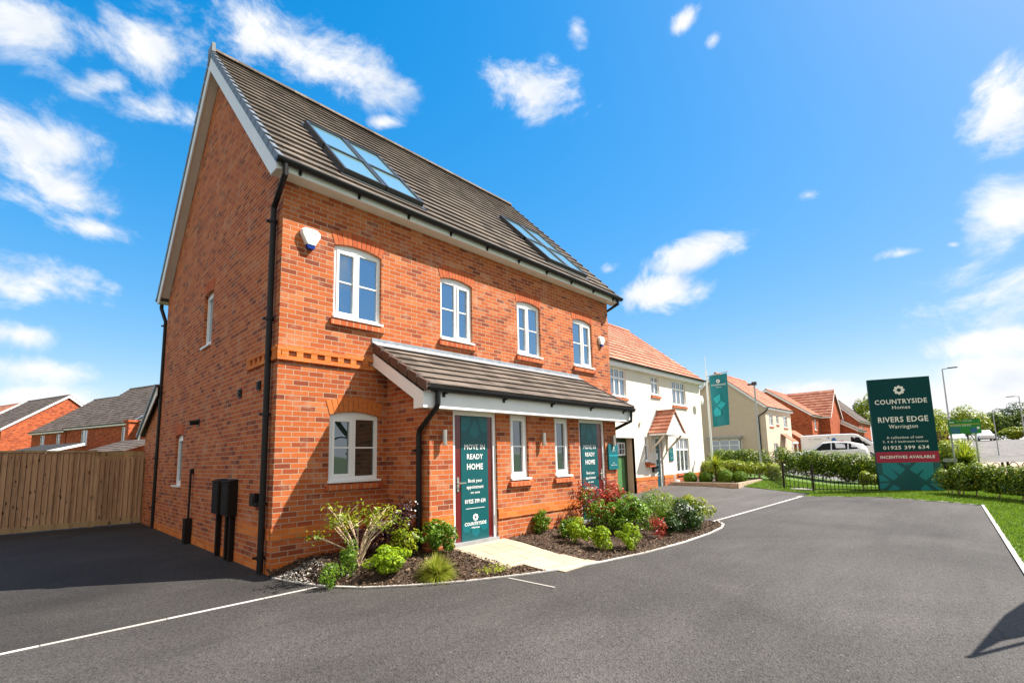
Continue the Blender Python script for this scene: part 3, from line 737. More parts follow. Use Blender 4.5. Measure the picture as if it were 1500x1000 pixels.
# roof windows
E_ = np.array([1, 0, 0.]); S_ = sd; N_ = np.cross(E_, S_); N_ = N_ if N_[1] > 0 else -N_
class SLF:                         # frame lying on the front roof slope
    def P(s, p): q = np.array([0, EZ, -EY])+E_*p[0]+S_*p[1]+N_*p[2]; return FR.P(q)
SLOPE = SLF()
for u0, u1, m0 in ((.92, 2.50, 1.71), (6.20, 7.78, 6.99)):
    fl = MB(SLOPE); fl.box(u0-.05, u1+.05, .44, 3.03, .01, .04); fl.build('flashing', 'frame_grey', roof)
    for a, b in ((u0, m0-.012), (m0+.012, u1)):
        f = MB(SLOPE); s0, s1, t = .55, 2.98, .048; mid = s0+(s1-s0)*.47
        for q in ((a, b, s0, s0+t), (a, b, s1-t, s1), (a, b, mid-.03, mid+.03)): f.box(*q, .03, .125)
        f.box(a, a+t, s0+t, s1-t, .03, .124); f.box(b-t, b, s0+t, s1-t, .03, .124)
        fo = f.build('roof_window', 'frame_grey', house)
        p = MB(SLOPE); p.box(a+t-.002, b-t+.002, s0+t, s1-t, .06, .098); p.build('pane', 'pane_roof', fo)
# porch
PX0, PX1, PY = 1.77, 6.93, 1.18
m = FR.mb(); holes = [(2.22, 3.17, .0, 2.28), (3.50, 3.97, 1.15, 2.28), (4.73, 5.20, 1.15, 2.28), (5.53, 6.48, .0, 2.28)]
m.f = F((0, -PY, 0), 0); wall(m, PX0, PX1, -.2, 2.28, holes, depth=.12)
m.f = F((PX0, 0, 0), -90); wall(m, 0, PY, -.2, 2.28); m.face([(0, 2.28, 0), (PY, 2.28, 0), (0, 3.0, 0)])
m.f = F((PX1, -PY, 0), 90); wall(m, 0, PY, -.2, 2.28); m.face([(0, 2.28, 0), (PY, 2.28, 0), (PY, 3.0, 0)])
porch = m.build('porch', 'brick', house)
PF = F((0, -PY, 0), 0)
m = PF.mb()
for a, b in ((PX0-.018, 2.22), (3.17, 5.53), (6.48, PX1+.018)): m.box(a, b, .50, .655, -.02, .018); m.cut()
m.box(PX0-.018, PX0+.01, .50, .655, -PY, -.02)
m.build('plinth_band', 'band', porch)
PR = math.hypot(1.52, .86); ps = np.array([0, .86, -1.52])/PR
m = FR.mb(); slope(m, (1.50, 2.56, 1.52), (1, 0, 0), ps, 5.70, PR-.10, 6, th=.034)
proof = m.build('porch_roof', 'tile', house)
for x0, x1 in ((1.47, 1.545), (7.155, 7.23)):
    m = FR.mb()
    for i in range(6):
        a, b = i/6.2, (i+1)/6.2-.012
        q = [(2.56+.86*a-.10, 1.52-1.52*a), (2.56+.86*b-.10, 1.52-1.52*b), (2.56+.86*b+.03, 1.52-1.52*b), (2.56+.86*a+.055, 1.52-1.52*a)]
        m.extr([(x0, *p) for p in q], (x1-x0, 0, 0))
    m.build('dry_verge', 'verge', proof)
m = FR.mb(); nn = np.array([0, 1.52, .86])/PR
a = np.array([0, 3.42, 0.0]); b = a-ps*.17
m.extr([(1.47, *(a+nn*.05)[1:]), (1.47, *(b+nn*.05)[1:]), (1.47, *(b+nn*.036)[1:]), (1.47, *(a+nn*.036)[1:])], (5.76, 0, 0))
m.box(1.47, 7.23, 3.40, 3.53, .002, .014); m.build('flashing', 'lead', proof)
for x0 in (1.488, 7.188):
    m = FR.mb(); m.extr([(x0, z, w) for z, w in ((3.27, .01), (3.06, .01), (2.40, 1.18), (2.25, 1.18), (2.25, 1.42), (2.47, 1.42))], (.024, 0, 0)); m.build('bargeboard', 'white', porch)
m = FR.mb(); m.box(1.512, 7.188, 2.25, 2.49, 1.398, 1.42); m.build('fascia', 'white', porch)
m = FR.mb(); m.box(1.512, 7.188, 2.262, 2.28, 1.183, 1.397); m.build('soffit', 'soffit', porch)
gutter(FR, 1.50, 7.24, 2.535, 1.485, house, .056, 1.15)
pipe(FR, [(1.70, 2.50, 1.48), (1.70, 2.30, 1.48), (1.70, 2.24, 1.44), (1.705, 1.95, 1.02), (1.705, 1.88, 1.0), (1.705, .05, 1.0)], house, .040, [(1.705, 1.65, 1.0), (1.705, .8, 1.0)])
pipe(FR, [(7.14, 2.50, 1.48), (7.14, 2.27, 1.47), (7.00, 1.98, .80), (7.00, 1.9, .74), (7.00, .05, .74)], house, .036)
for a, b in ((3.503, 3.967), (4.733, 5.197)): window(PF, house, a, b, 1.155, 2.26, -.05, 0, 1, (.5,), 'pane_low', fw=.06)
def petals(mb, cu, cv, r, w):      # pale flower pattern behind the wording
    for k in range(-2, 3):
        a = -math.pi/2+k*math.pi/4
        if abs(k) == 2: a = -math.pi/2+k*math.pi/4
        P = lambda rr, t: (cu+rr*r*math.cos(a+t), cv+rr*r*math.sin(a+t))
        pts = [P(.28, 0), P(.62, -.34), P(.86, -.27), P(1.0, 0), P(.86, .27), P(.62, .34)]
        yield pts
def clip_rect(pts, u0, u1, v0, v1):
    def cl(p, ins, inter):
        out = []
        for i in range(len(p)):
            a, b = p[i-1], p[i]
            if ins(b):
                if not ins(a): out.append(inter(a, b))
                out.append(b)
            elif ins(a): out.append(inter(a, b))
        return out
    def iu(c): return lambda a, b: (c, a[1]+(b[1]-a[1])*(c-a[0])/(b[0]-a[0]))
    def iv(c): return lambda a, b: (a[0]+(b[0]-a[0])*(c-a[1])/(b[1]-a[1]), c)
    for ins, it in ((lambda q: q[0] >= u0, iu(u0)), (lambda q: q[0] <= u1, iu(u1)), (lambda q: q[1] >= v0, iv(v0)), (lambda q: q[1] <= v1, iv(v1))):
        pts = cl(pts, ins, it) if pts else pts
    return pts
def poly_on(mb, pts, w):
    if len(pts) < 3: return
    a = sum(pts[i][0]*pts[(i+1) % len(pts)][1]-pts[(i+1) % len(pts)][0]*pts[i][1] for i in range(len(pts)))
    if abs(a) < 1e-5: return
    if a < 0: pts = pts[::-1]
    mb.face([(p[0], p[1], w) for p in pts])
for x0, x1, b0, b1, side in ((2.22, 3.17, 2.42, 3.00, 0), (5.53, 6.48, 5.66, 6.25, 1)):
    z0 = .17; m = PF.mb()
    m.box(x0+.065, x1-.065, z0+.05, 2.20, -.10, -.06)
    door = m.build('door', 'maroon', house)
    m = PF.mb(); m.box(x0+.003, x0+.063, z0, 2.275, -.115, -.035); m.box(x1-.063, x1-.003, z0, 2.275, -.115, -.035); m.box(x0+.063, x1-.063, 2.20, 2.275, -.115, -.035)
    m.build('door_frame', 'white', door)
    m = PF.mb(); m.box(x0+.003, x1-.003, z0-.06, z0+.05, -.115, .03); m.build('threshold', 'galv', door)
    m = PF.mb(); m.box(b0, b1, z0+.055, 2.195, -.06, -.052); m.build('banner', 'teal', door)
    m = PF.mb(); c = (b0+b1)/2
    for p in petals(m, c, 2.27, .44, 0): poly_on(m, clip_rect(p, b0+.005, b1-.005, 1.5, 2.19), -.050)
    m.cut()
    for p in petals(m, c, .62, .36, 0): poly_on(m, clip_rect([(a, .80-q) if False else (a, q) for a, q in p], b0+.005, b1-.005, z0+.06, .48), -.050)
    m.build('flower_pattern', 'teal_mid', door)
    m = PF.mb(); T = lambda s, v, h, wd, bo=.0: text(m, s, c, v, h, -.049, wd, bold=bo)
    T('MOVE IN', 1.655, .082, .44, .02); T('READY', 1.50, .082, .345, .02); T('HOME', 1.335, .092, .345, .03)
    T('Book your', 1.13, .055, .30, .02); T('appointment', 1.03, .055, .36, .02); T('on now', .95, .04, .20, .02); T('01925 399 634', .80, .062, .44, .03)
    T('COUNTRYSIDE', .455, .05, .46, .03); T('Homes', .405, .03, .17, .02)
    emblem(m, c, .575, .058, -.049); m.box(c-.20, c+.20, .715, .722, -.052, -.049)
    m.build('lettering', 'ink', door)
    m = PF.mb(); hx = x0+.13 if side == 0 else x1-.12
    m.box(hx-.02, hx+.02, 1.00, 1.22, -.06, -.045); m.tube([(hx, 1.13, -.05), (hx, 1.13, -.005)], .011, 8); m.box(hx-.01, hx+.13, 1.12, 1.14, -.012, .004) if side == 0 else m.box(hx-.13, hx+.01, 1.12, 1.14, -.012, .004)
    m.build('handle', 'steel', door)
for x in (2.00, 4.32, 6.72):
    m = PF.mb(); m.tube([(x, 1.72, .075), (x, 1.95, .075)], .036, 14); m.box(x-.02, x+.02, 1.79, 1.88, 0, .05); lo = m.build('wall_lamp', 'steel', house)
    m = PF.mb(); m.tube([(x, 1.712, .075), (x, 1.721, .075)], .028, 14); m.build('lamp_glass', 'ink', lo)
# alarm boxes
def alarm(f, u, v, s, par, txt):
    pts = [(-.16, .11), (-.10, .16), (.10, .16), (.16, .11), (.16, .04), (.065, -.14), (-.065, -.14), (-.16, .04)]
    m = f.mb(); pr = [(u+a*s, v+b*s) for a, b in pts]; pi = [(u+a*s*.86, v+b*s*.86) for a, b in pts]
    pr = pr[::-1]; pi = pi[::-1]
    m.loft([[(p[0], p[1], 0) for p in pr], [(p[0], p[1], .055*s) for p in pr], [(p[0], p[1], .085*s) for p in pi]]); al = m.build('alarm_box', 'white', par)
    m = f.mb(); m.prism([(u-.075*s, v-.125*s), (u-.05*s, v-.19*s), (u+.05*s, v-.19*s), (u+.075*s, v-.125*s)], 0, .075*s); m.build('strobe', 'blue', al)
    if txt:
        m = f.mb(); text(m, 'ATANE', u, v+.055*s, .042*s, .088*s, .19*s); text(m, 'alarms', u, v+.01*s, .018*s, .088*s, .09*s); m.build('lettering', 'inkgrey', al)
alarm(FR, .40, 4.90, .92, house, True); alarm(FR, 8.30, 4.57, .78, house, False)
# meter boxes and fittings on the side wall
for ya, yb, pipes in ((2.02, 2.40, (2.28,)), (1.48, 1.88, (1.78, 1.58))):
    m = SD.mb(); m.box(-yb, -ya, .70, 1.22, 0, .13); m.hexa([(-yb, 1.22, 0), (-ya, 1.22, 0), (-ya, 1.22, .15), (-yb, 1.22, .15)][::-1], [(-yb, 1.27, 0), (-ya, 1.27, 0), (-ya, 1.235, .15), (-yb, 1.235, .15)][::-1])
    m.box(-yb+.03, -ya-.03, .73, 1.19, .13, .138)
    bx = m.build('meter_box', 'boxbrown', house)
    for y in pipes:
        m = SD.mb(); m.box(-y-.035, -y+.035, -.02, .70, .004, .075); m.build('cable_duct', 'boxbrown', bx)
m = SD.mb(); m.box(-4.32, -4.14, -.02, .48, 0, .12); sb = m.build('service_box', 'black', house)
m = SD.mb(); m.tube([(-4.24, .48, .05), (-4.24, 1.34, .05)], .02, 8); m.box(-4.27, -4.21, 1.34, 1.44, 0, .06); m.build('service_pipe', 'black', sb)
for y, z in ((1.58, 2.66), (.70, 2.68)):
    m = SD.mb(); m.box(-y-.07, -y+.07, z-.07, z+.07, 0, .018)
    for k in range(4): m.hexa([(-y-.06, z-.055+k*.03, .018), (-y+.06, z-.055+k*.03, .018), (-y+.06, z-.05+k*.03, .045), (-y-.06, z-.05+k*.03, .045)], [(-y-.06, z-.035+k*.03, .018), (-y+.06, z-.035+k*.03, .018), (-y+.06, z-.045+k*.03, .045), (-y-.06, z-.045+k*.03, .045)])
    m.build('wall_vent', 'black', house)
m = SD.mb(); m.box(-4.14, -4.0, 2.28, 2.42, 0, .02); m.tube([(-4.07, 2.36, .01), (-4.07, 2.33, .16)], .05, 10); m.build('boiler_flue', 'black', house)
m = SD.mb(); m.box(-.66, -.44, .90, 1.08, 0, .09); m.box(-.62, -.48, .93, 1.05, .09, .10); m.build('junction_box', 'black', house)
# rear single-storey part
m = SD.mb(); m.prism([(-9.62, -.2), (-HD, -.2), (-HD, 3.42), (-9.62, 2.40)], -4.0, -.002); ext = m.build('rear_wing', 'brick', house)
m = FR.mb(); ang = math.hypot(2.2, 1.18); slope(m, (-.14, 2.36, -9.90), (1, 0, 0), (0, 1.18/ang, 2.2/ang), 4.2, ang, 8); m.build('roof', 'tile_dark', ext)
m = FR.mb(); m.extr([(-.13, z, w) for z, w in ((2.22, -9.62), (2.22, -9.86), (2.34, -9.86), (3.47, -HD), (3.27, -HD), (2.38, -9.62))], (.024, 0, 0)); m.build('bargeboard', 'white', ext)
m = FR.mb()
for i in range(8):
    a, b = i/8, (i+1)/8-.01; q = [(2.36+1.18*a-.06, -9.90+2.2*a), (2.36+1.18*b-.06, -9.90+2.2*b), (2.36+1.18*b+.03, -9.90+2.2*b), (2.36+1.18*a+.05, -9.90+2.2*a)]
    m.extr([(-.17, *p) for p in q], (.06, 0, 0))
m.build('dry_verge', 'vergeblue', ext)
# teal plaque on the porch pier
m = PF.mb(); u0, u1, v0, v1 = 6.53, 6.91, 1.20, 1.76; r = .06
pl = [(u0, v0), (u1, v0), (u1, v1-r), (u1-r*.3, v1-r*.3), (u1-r, v1), (u0+r, v1), (u0+r*.3, v1-r*.3), (u0, v1-r)]
m.prism(pl, .012, .045); plaque = m.build('wall_plaque', 'teal_mid', None)
tag(plaque, 'teal notice plaque with rounded top on the brick pier beside the further front door', 'sign')
m = PF.mb(); m.box(u0+.02, u1-.02, 1.495, 1.512, .045, .047); m.build('stripe', 'teal_pale', plaque)
m = PF.mb(); text(m, 'WELCOME' if False else 'Homes', .5*(u0+u1)+.02, 1.60, .03, .048, .12); emblem(m, .5*(u0+u1)+.02, 1.67, .03, .048); text(m, '01925', .5*(u0+u1), 1.33, .022, .048, .09); text(m, '399 634', .5*(u0+u1), 1.285, .022, .048, .24); m.build('lettering', 'ink', plaque)
# ------------------------------------------------------------------ simple two-storey house shell
LASTW = []
def gable_house(name, label, o, ang, Lg, D, e, r, wmat, rmat, wins=(), group=None, n=16, verge=.12, sillm='sill_red', fascia='white', gable_win=(), cat='house', z0=-.4, gdown=True, holes_extra=(), lw=.06, eo=.22, arches=False):
    t = thing(name, label, cat, tuple(F(o, ang).P((0, 0, 0))), group)
    f = F(o, ang); bk = F(f.P((Lg, 0, -D)), ang+180); lf = F(f.P((0, 0, -D)), ang-90+0); lf = F(f.P((0, 0, -D)), ang-90); rf = F(f.P((Lg, 0, 0)), ang+90)
    lf = F(f.P((0, 0, -D)), ang+270)
    m = f.mb(); wall(m, 0, Lg, z0, e+.1, [w[:4] for w in wins]+list(holes_extra), depth=.10)
    m.f = rf; wall(m, 0, D, z0, e+.1, [w[:4] for w in gable_win if w[4] == 'R']); m.face([(0, e+.1, 0), (D, e+.1, 0), (D/2, r-.12, 0)])
    m.f = lf; wall(m, 0, D, z0, e+.1, [w[:4] for w in gable_win if w[4] == 'L']); m.face([(0, e+.1, 0), (D, e+.1, 0), (D/2, r-.12, 0)])
    m.f = bk; wall(m, 0, Lg, z0, e+.1)
    m.build('wall', wmat, t)
    rl = math.hypot(D/2+eo, r-e-.05); s = np.array([0, (r-e-.05)/rl, -(D/2+eo)/rl])
    m = f.mb(); slope(m, (-verge, e+.05, eo), (1, 0, 0), s, Lg+2*verge, rl, n, th=.04)
    slope(m, (-verge, e+.05, -D-eo), (1, 0, 0), (0, s[1], -s[2]), Lg+2*verge, rl, n, th=.04)
    m.extr([(-verge, r-.03, -D/2-.12), (-verge, r+.07, -D/2-.05), (-verge, r+.07, -D/2+.05), (-verge, r-.03, -D/2+.12)], (Lg+2*verge, 0, 0))
    roof = m.build('roof', rmat, t)
    for x0 in (-verge-.02, Lg+verge-.01):
        m = f.mb()
        for sg in (1, -1):
            Y = lambda q, h: (e+.05+(r-e-.05)*q+h, eo-(D/2+eo)*q if sg > 0 else -D-eo+(D/2+eo)*q)
            m.extr([(x0, *Y(.0, -.04)), (x0, *Y(1, -.04)), (x0, *Y(1, -.27)), (x0, *Y(.04, -.24))], (.03, 0, 0))
        m.build('bargeboard', fascia, t)
    m = f.mb(); m.box(-verge, Lg+verge, e-.14, e+.03, eo-.03, eo-.01); m.box(-verge, Lg+verge, e-.14, e-.12, .001, eo-.03); m.build('fascia', fascia, t)
    gutter(f, -verge, Lg+verge, e+.05, eo+.045, t, .055)
    LASTW.clear()
    for w in wins: LASTW.append(window(f, t, w[0]+.003, w[1]-.003, w[2]+.003, w[3]-.003, -.05, 0, w[4] if len(w) > 4 else 2, w[5] if len(w) > 5 else (.68,), 'pane_far', fw=lw, sillmat=sillm, sash=()))
    for w in gable_win:
        window(rf if w[4] == 'R' else lf, t, w[0]+.003, w[1]-.003, w[2]+.003, w[3]-.003, -.05, 0, w[5] if len(w) > 5 else 2, (.68,), 'pane_far', fw=lw, sillmat=sillm, sash=())
    return t, f, roof
# white rendered house next door
wt, wf, wroof = gable_house('rendered_house', 'cream rendered house with terracotta roof and a tiled porch hood over its teal door', (12.0, 2.5, 0), 0, 8.75, 7.6, 4.98, 8.35, 'render', 'tile_red',
    [(.60, 1.80, 3.72, 4.80, 3, ()), (3.80, 4.52, 4.00, 4.80, 2, ()), (5.72, 7.10, 3.70, 4.80, 3, ()), (2.98, 3.30, 1.25, 2.22, 1, ()), (5.76, 7.08, .70, 2.22, 3, ())],
    holes_extra=[(.6, 2.18, -.4, 2.16), (3.88, 4.48, -.4, 2.20)], n=14)
for wob, (a, b, c, d, n) in zip(list(LASTW), ((.60, 1.80, 3.72, 4.80, 3), (3.80, 4.52, 4.00, 4.80, 2), (5.72, 7.10, 3.70, 4.80, 3), (2.98, 3.30, 1.25, 2.22, 1), (5.76, 7.08, .70, 2.22, 3))):      # a top light over each casement
    m = wf.mb(); y = c+(d-c)*.66; m.box(a+.06, b-.06, y-.035, y+.035, -.11, -.047)
    lw_ = (b-a-.12)/n
    for k in range(n): m.box(a+.06+k*lw_+lw_*.5-.01, a+.06+k*lw_+lw_*.5+.01, y+.035, d-.06, -.085, -.062)
    m.build('transom', 'white', wob)
m = wf.mb()
for a, b in ((2.18, 3.88), (4.48, 8.77)): m.box(a, b, -.4, .50, -.02, .012)
m.build('brick_plinth', 'brick', wt)
m = wf.mb()
for a, b in ((2.17, 3.88), (4.48, 8.78)): m.box(a, b, .50, .64, -.02, .022)
m.box(8.73, 8.775, .50, .64, -3, .02); m.build('plinth_band', 'band', wt)
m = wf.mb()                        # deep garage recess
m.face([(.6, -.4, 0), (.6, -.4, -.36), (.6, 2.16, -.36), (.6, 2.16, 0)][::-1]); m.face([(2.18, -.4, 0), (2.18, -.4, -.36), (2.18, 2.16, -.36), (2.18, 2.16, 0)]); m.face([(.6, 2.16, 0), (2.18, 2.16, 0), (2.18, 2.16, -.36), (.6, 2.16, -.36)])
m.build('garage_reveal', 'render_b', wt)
m = wf.mb(); m.box(.6, 2.18, -.2, 2.16, -.43, -.36); gd = m.build('garage_door', 'green_door', wt)
m = wf.mb(); m.box(.75, 1.30, .12, 1.40, -.36, -.345); m.box(1.40, 1.95, .12, 1.40, -.36, -.345); m.build('panel', 'green_panel', gd)
m = wf.mb()
for a in (.85, 1.42):
    m.box(a, a+.62, 1.50, 1.555, -.36, -.335); m.box(a, a+.62, 1.945, 2.0, -.36, -.335); m.box(a, a+.05, 1.555, 1.945, -.36, -.335); m.box(a+.57, a+.62, 1.555, 1.945, -.36, -.335)
    m.box(a+.21, a+.225, 1.555, 1.945, -.36, -.34); m.box(a+.39, a+.405, 1.555, 1.945, -.36, -.34); m.box(a+.05, a+.57, 1.74, 1.757, -.36, -.341)
gwin = m.build('window', 'white', gd)
m = wf.mb(); m.box(.90, 1.42, 1.555, 1.945, -.359, -.352); m.box(1.47, 1.99, 1.555, 1.945, -.359, -.352); m.build('pane', 'pane_far', gd)
m = wf.mb(); m.box(3.90, 4.36, .17, 2.16, -.16, -.11); wd = m.build('door', 'teal_door', wt)
m = wf.mb(); m.box(3.88, 3.90, .1, 2.2, -.17, -.06); m.box(4.36, 4.42, .1, 2.2, -.17, -.06); m.box(3.88, 4.42, 2.16, 2.2, -.17, -.06); m.build('door_frame', 'white', wd)
m = wf.mb(); text(m, 'Homes', 4.13, 1.86, .05, -.108, .26); text(m, 'SALES', 4.13, 1.70, .05, -.108, .30); m.box(4.02, 4.24, 1.30, 1.56, -.11, -.106); text(m, 'OPEN', 4.13, 1.05, .05, -.108, .28); emblem(m, 4.13, .78, .08, -.108); text(m, 'Homes', 4.13, .62, .05, -.108, .30); m.build('lettering', 'ink', wd)
# gabled hood on brackets
hx0, hx1, hz, hzt = 3.28, 5.02, 2.36, 3.28; hc = (hx0+hx1)/2
m = wf.mb(); hl = math.hypot(hc-hx0, hzt-hz); s = np.array([hc-hx0, hzt-hz, 0])/hl
slope(m, (hx0, hz, .015), (0, 0, 1), s, .80, hl, 6, th=.03); slope(m, (hx1, hz, .015), (0, 0, 1), (-s[0], s[1], 0), .80, hl, 6, th=.03)
m.box(hc-.05, hc+.05, hzt-.01, hzt+.06, .01, .83); hood = m.build('porch_hood', 'tile_red', wt)
m = wf.mb(); m.prism([(hx0+.10, hz+.02), (hx1-.10, hz+.02), (hc, hzt-.10)], .745, .765)
for k in range(9):
    x = hx0+.25+k*.155; hh = hz+.04+(1-abs(x-hc)/(hc-hx0))*.72-.06
    if hh > hz+.08: m.box(x-.012, x+.012, hz+.03, hh, .765, .775)
m.box(hx0+.05, hx1-.05, hz-.09, hz+.02, .70, .79); m.box(hx0+.03, hx0+.11, hz-.09, hz, .015, .75); m.box(hx1-.11, hx1-.03, hz-.09, hz, .015, .75)
m.build('hood_gable', 'white', hood)
m = wf.mb()
for x in (hx0+.13, hx1-.13):
    m.box(x-.035, x+.035, 1.62, hz-.09, .01, .07); beam(m, (x, 1.70, .06), (x, hz-.10, .66), .06, .06, up=(1, 0, 0))
m.build('bracket', 'soffit', hood)
m = wf.mb(); m.extr([(hx0-.05, hz-.02, .003), (hx0+.01, hz-.04, .003), (hc, hzt+.04, .003), (hc-.03, hzt+.12, .003)], (0, 0, .03)); m.build('flashing', 'lead', hood)
m = wf.mb(); m.prism([(5.02, 1.22), (5.40, 1.22), (5.40, 1.74), (5.36, 1.80), (5.06, 1.80), (5.02, 1.74)], .008, .035)
o = tag(m.build('wall_plaque', 'teal_mid'), 'small teal notice plaque on the cream wall between the hooded door and window', 'sign')
m = wf.mb(); text(m, 'Homes', 5.21, 1.60, .035, .037, .14); text(m, '399 634', 5.21, 1.34, .03, .037, .22); m.build('lettering', 'ink', o)
m = wf.mb(); m.box(3.0, 3.42, 1.02, 1.16, .0, .18); m.build('window_ledge', 'sill_red', wt)
m = wf.mb(); m.box(3.46, 3.78, .80, 1.0, .0, .11); m.hexa([(3.45, 1.0, 0), (3.79, 1.0, 0), (3.79, 1.0, .13), (3.45, 1.0, .13)][::-1], [(3.45, 1.04, 0), (3.79, 1.04, 0), (3.79, 1.01, .13), (3.45, 1.01, .13)][::-1]); m.build('letter_box', 'dark', wt)
m = wf.mb(); m.tube([(8.3, 4.02, .03), (8.3, 4.02, .25)], .012, 6); m.loft([[(8.3+.22*math.cos(a)*q, 4.05+.22*math.sin(a)*q, .30-.05*q*q) for a in np.linspace(0, 2*math.pi, 13)[:-1]] for q in (.05, .5, 1.0)]); m.build('satellite_dish', 'white', wt)
m = wf.mb(); m.box(2.62, 2.70, 2.66, 2.80, 0, .06); m.build('wall_lamp', 'soffit', wt)
m = wf.mb(); m.tube([(4.95, .22, .25), (4.93, .62, .25)], .045, 10); m.box(5.1, 5.3, .2, .42, .1, .3); o = tag(m.build('doorstep_pot', 'white'), 'small white pots on the step right of the teal door', 'pot')
# beige rendered house further along
bt, bf, broof = gable_house('rendered_house', 'beige rendered gable-end house with low bay window and pinkish tiled roof behind the flagpole', (39.0, 4.85, 0), 0, 7.2, 7.3, 5.05, 8.35, 'render_b', 'tile_red',
    [(.9, 1.9, 3.6, 4.6, 2), (2.8, 3.5, 3.8, 4.6, 1), (4.9, 6.1, 3.6, 4.6, 2), (1.6, 2.7, .9, 2.2, 2)], n=14, gable_win=[(.3, .75, 3.5, 4.7, 'L', 1)])
m = bf.mb()
for a, b in ((0, 7.2),): m.box(a+.003, b, -.3, 5.1, .0, .006)
m = MB(F((39, 12.15, 0), -90)); u0, u1 = 2.95, 5.35
m.box(u0, u1, -.3, 1.15, 0, .55); m.cut(); m.box(u0, u1, 2.6, 2.72, 0, .6); bay = m.build('bay_window', 'render_b', bt)
m = MB(F((39, 12.15, 0), -90))
for x in (u0, u0+.78, u0+1.56, u1-.08): m.box(x, x+.08, 1.15, 2.6, .47, .55)
m.box(u0, u1, 1.15, 1.23, .47, .55); m.box(u0, u1, 2.52, 2.6, .47, .55); m.box(u0, u1, 2.1, 2.16, .48, .54); m.box(u1-.08, u1, 1.15, 2.6, .0, .08); m.box(u0, u0+.08, 1.15, 2.6, 0, .08); m.build('bay_frame', 'white', bay)
m = MB(F((39, 12.15, 0), -90)); m.box(u0+.08, u1-.08, 1.23, 2.52, .49, .52); m.box(u0+.03, u0+.05, 1.2, 2.55, .06, .48); m.box(u1-.05, u1-.03, 1.2, 2.55, .06, .48); m.build('pane', 'pane_far', bay)
m = MB(F((39, 12.15, 0), -90)); m.box(u0-.25, u1+.15, 2.72, 2.86, 0, .72); m.build('bay_roof', 'lead', bay)
pipe(bf, [(-.02, 5.0, .25), (-.06, 4.7, .05), (-.09, 4.4, -.5), (-.09, 0, -.5)], bt, .055)
# hood over its door
m = bf.mb(); x0, x1 = 3.7, 5.3; hl = math.hypot(.8, .8)
slope(m, (x0, 2.3, .9), (1, 0, 0), (0, .75/1.17, -.9/1.17), x1-x0, 1.17, 5, th=.03); hd = m.build('porch_hood', 'tile_red', bt)
m = bf.mb(); m.box(x0, x1, 2.15, 2.3, .80, .9); m.box(x0+.05, x0+.13, .2, 2.15, .78, .86); m.box(x1-.13, x1-.05, .2, 2.15, .78, .86); m.build('hood_frame', 'white', hd)
# brick houses in the distance on the right
at_, af, aroof = gable_house('brick_house', 'distant red brick house with gable end and forward wing seen above the van', (55, 5.05, .3), 0, 9, 8.2, 4.9, 8.1, 'brick_far', 'tile_red', [(1, 2, 3.4, 4.5), (6, 7, 3.4, 4.5)], n=14)
# forward wing with its ridge running towards the viewer
wg = F((58.6, 11.0, .3), -90)
m = wg.mb(); wall(m, 0, 6.9, -.5, 4.9); wl = m.build('wing_wall', 'brick_far', at_)
m = F((58.6, 4.1, .3), 0).mb(); wall(m, 0, 6.0, -.5, 4.9); m.face([(0, 4.9, 0), (6, 4.9, 0), (3.0, 8.0, 0)]); m.build('wing_gable', 'brick_far', at_)
m = wg.mb(); rl = math.hypot(3.2, 3.2); slope(m, (-.2, 4.85, .2), (1, 0, 0), (0, .7071, -.7071), 7.3, rl, 10, th=.05); slope(m, (-.2, 4.85, -6.2), (1, 0, 0), (0, .7071, .7071), 7.3, rl, 10, th=.05); m.build('wing_roof', 'tile_red', at_)
m = wg.mb(); m.box(-.2, 7.1, 4.7, 4.86, .18, .2)
for x0 in (7.08,):
    m.extr([(x0, 4.66, .2), (x0, 4.86, .2), (x0, 8.05, -3.0), (x0, 7.80, -3.0)], (.03, 0, 0)); m.extr([(x0, 4.66, -6.2), (x0, 4.86, -6.2), (x0, 8.05, -3.0), (x0, 7.80, -3.0)], (.03, 0, 0))
m.build('bargeboard', 'white', at_)
ct, cf, croof = gable_house('brick_house', 'farthest red brick house with long sloping gable right of the tiled wing', (70, 3.2, .5), 0, 9, 6.4, 4.5, 8.0, 'brick_far', 'tile_dark', [(2, 3, 3.0, 4.1)], n=12)
gt, gf, groof = gable_house('brick_garage', 'low red brick garage with white trimmed gable between the two far brick houses', (64, 2.6, .4), 0, 5, 5.2, 3.3, 5.1, 'brick_far', 'tile_dark', [(1.0, 2.0, 1.2, 2.2)], n=9, cat='garage')
t = thing('timber_shelter', 'low brown timber shelter right of the farthest brick house', 'shelter', (61, 1.4, .4))
m = MB(); m.box(60, 62.4, 1.55, 1.72, -2.1, -.55); m.build('roof', 'brownwood', t)
m = MB()
for x, y in ((60.1, .7), (62.2, .7), (60.1, 1.95), (62.2, 1.95)): m.box(x, x+.12, .2, 1.55, -y-.12, -y)
m.build('post', 'brownwood', t)
# porch of the neighbouring brick house seen right of the beige one
t = thing('timber_porch', 'brown timber porch with curved tiled roof beside the beige house', 'porch', (51.7, 5.4, .3))
m = MB(F((50.0, 5.2, .1), 0)); slope(m, (0, 2.5, .3), (1, 0, 0), (0, .6, -.8), 3.0, 1.7, 6, th=.03); m.build('roof', 'tile_red', t)
m = MB(F((50.0, 5.2, .1), 0))
for x in (.1, 1.0, 2.75): m.box(x, x+.14, .1, 2.5, .05, .19)
m.box(0, 3.0, 2.38, 2.52, .02, .2); m.box(.2, 2.9, .1, 2.4, -1.2, -1.1); m.build('post', 'brownwood', t)

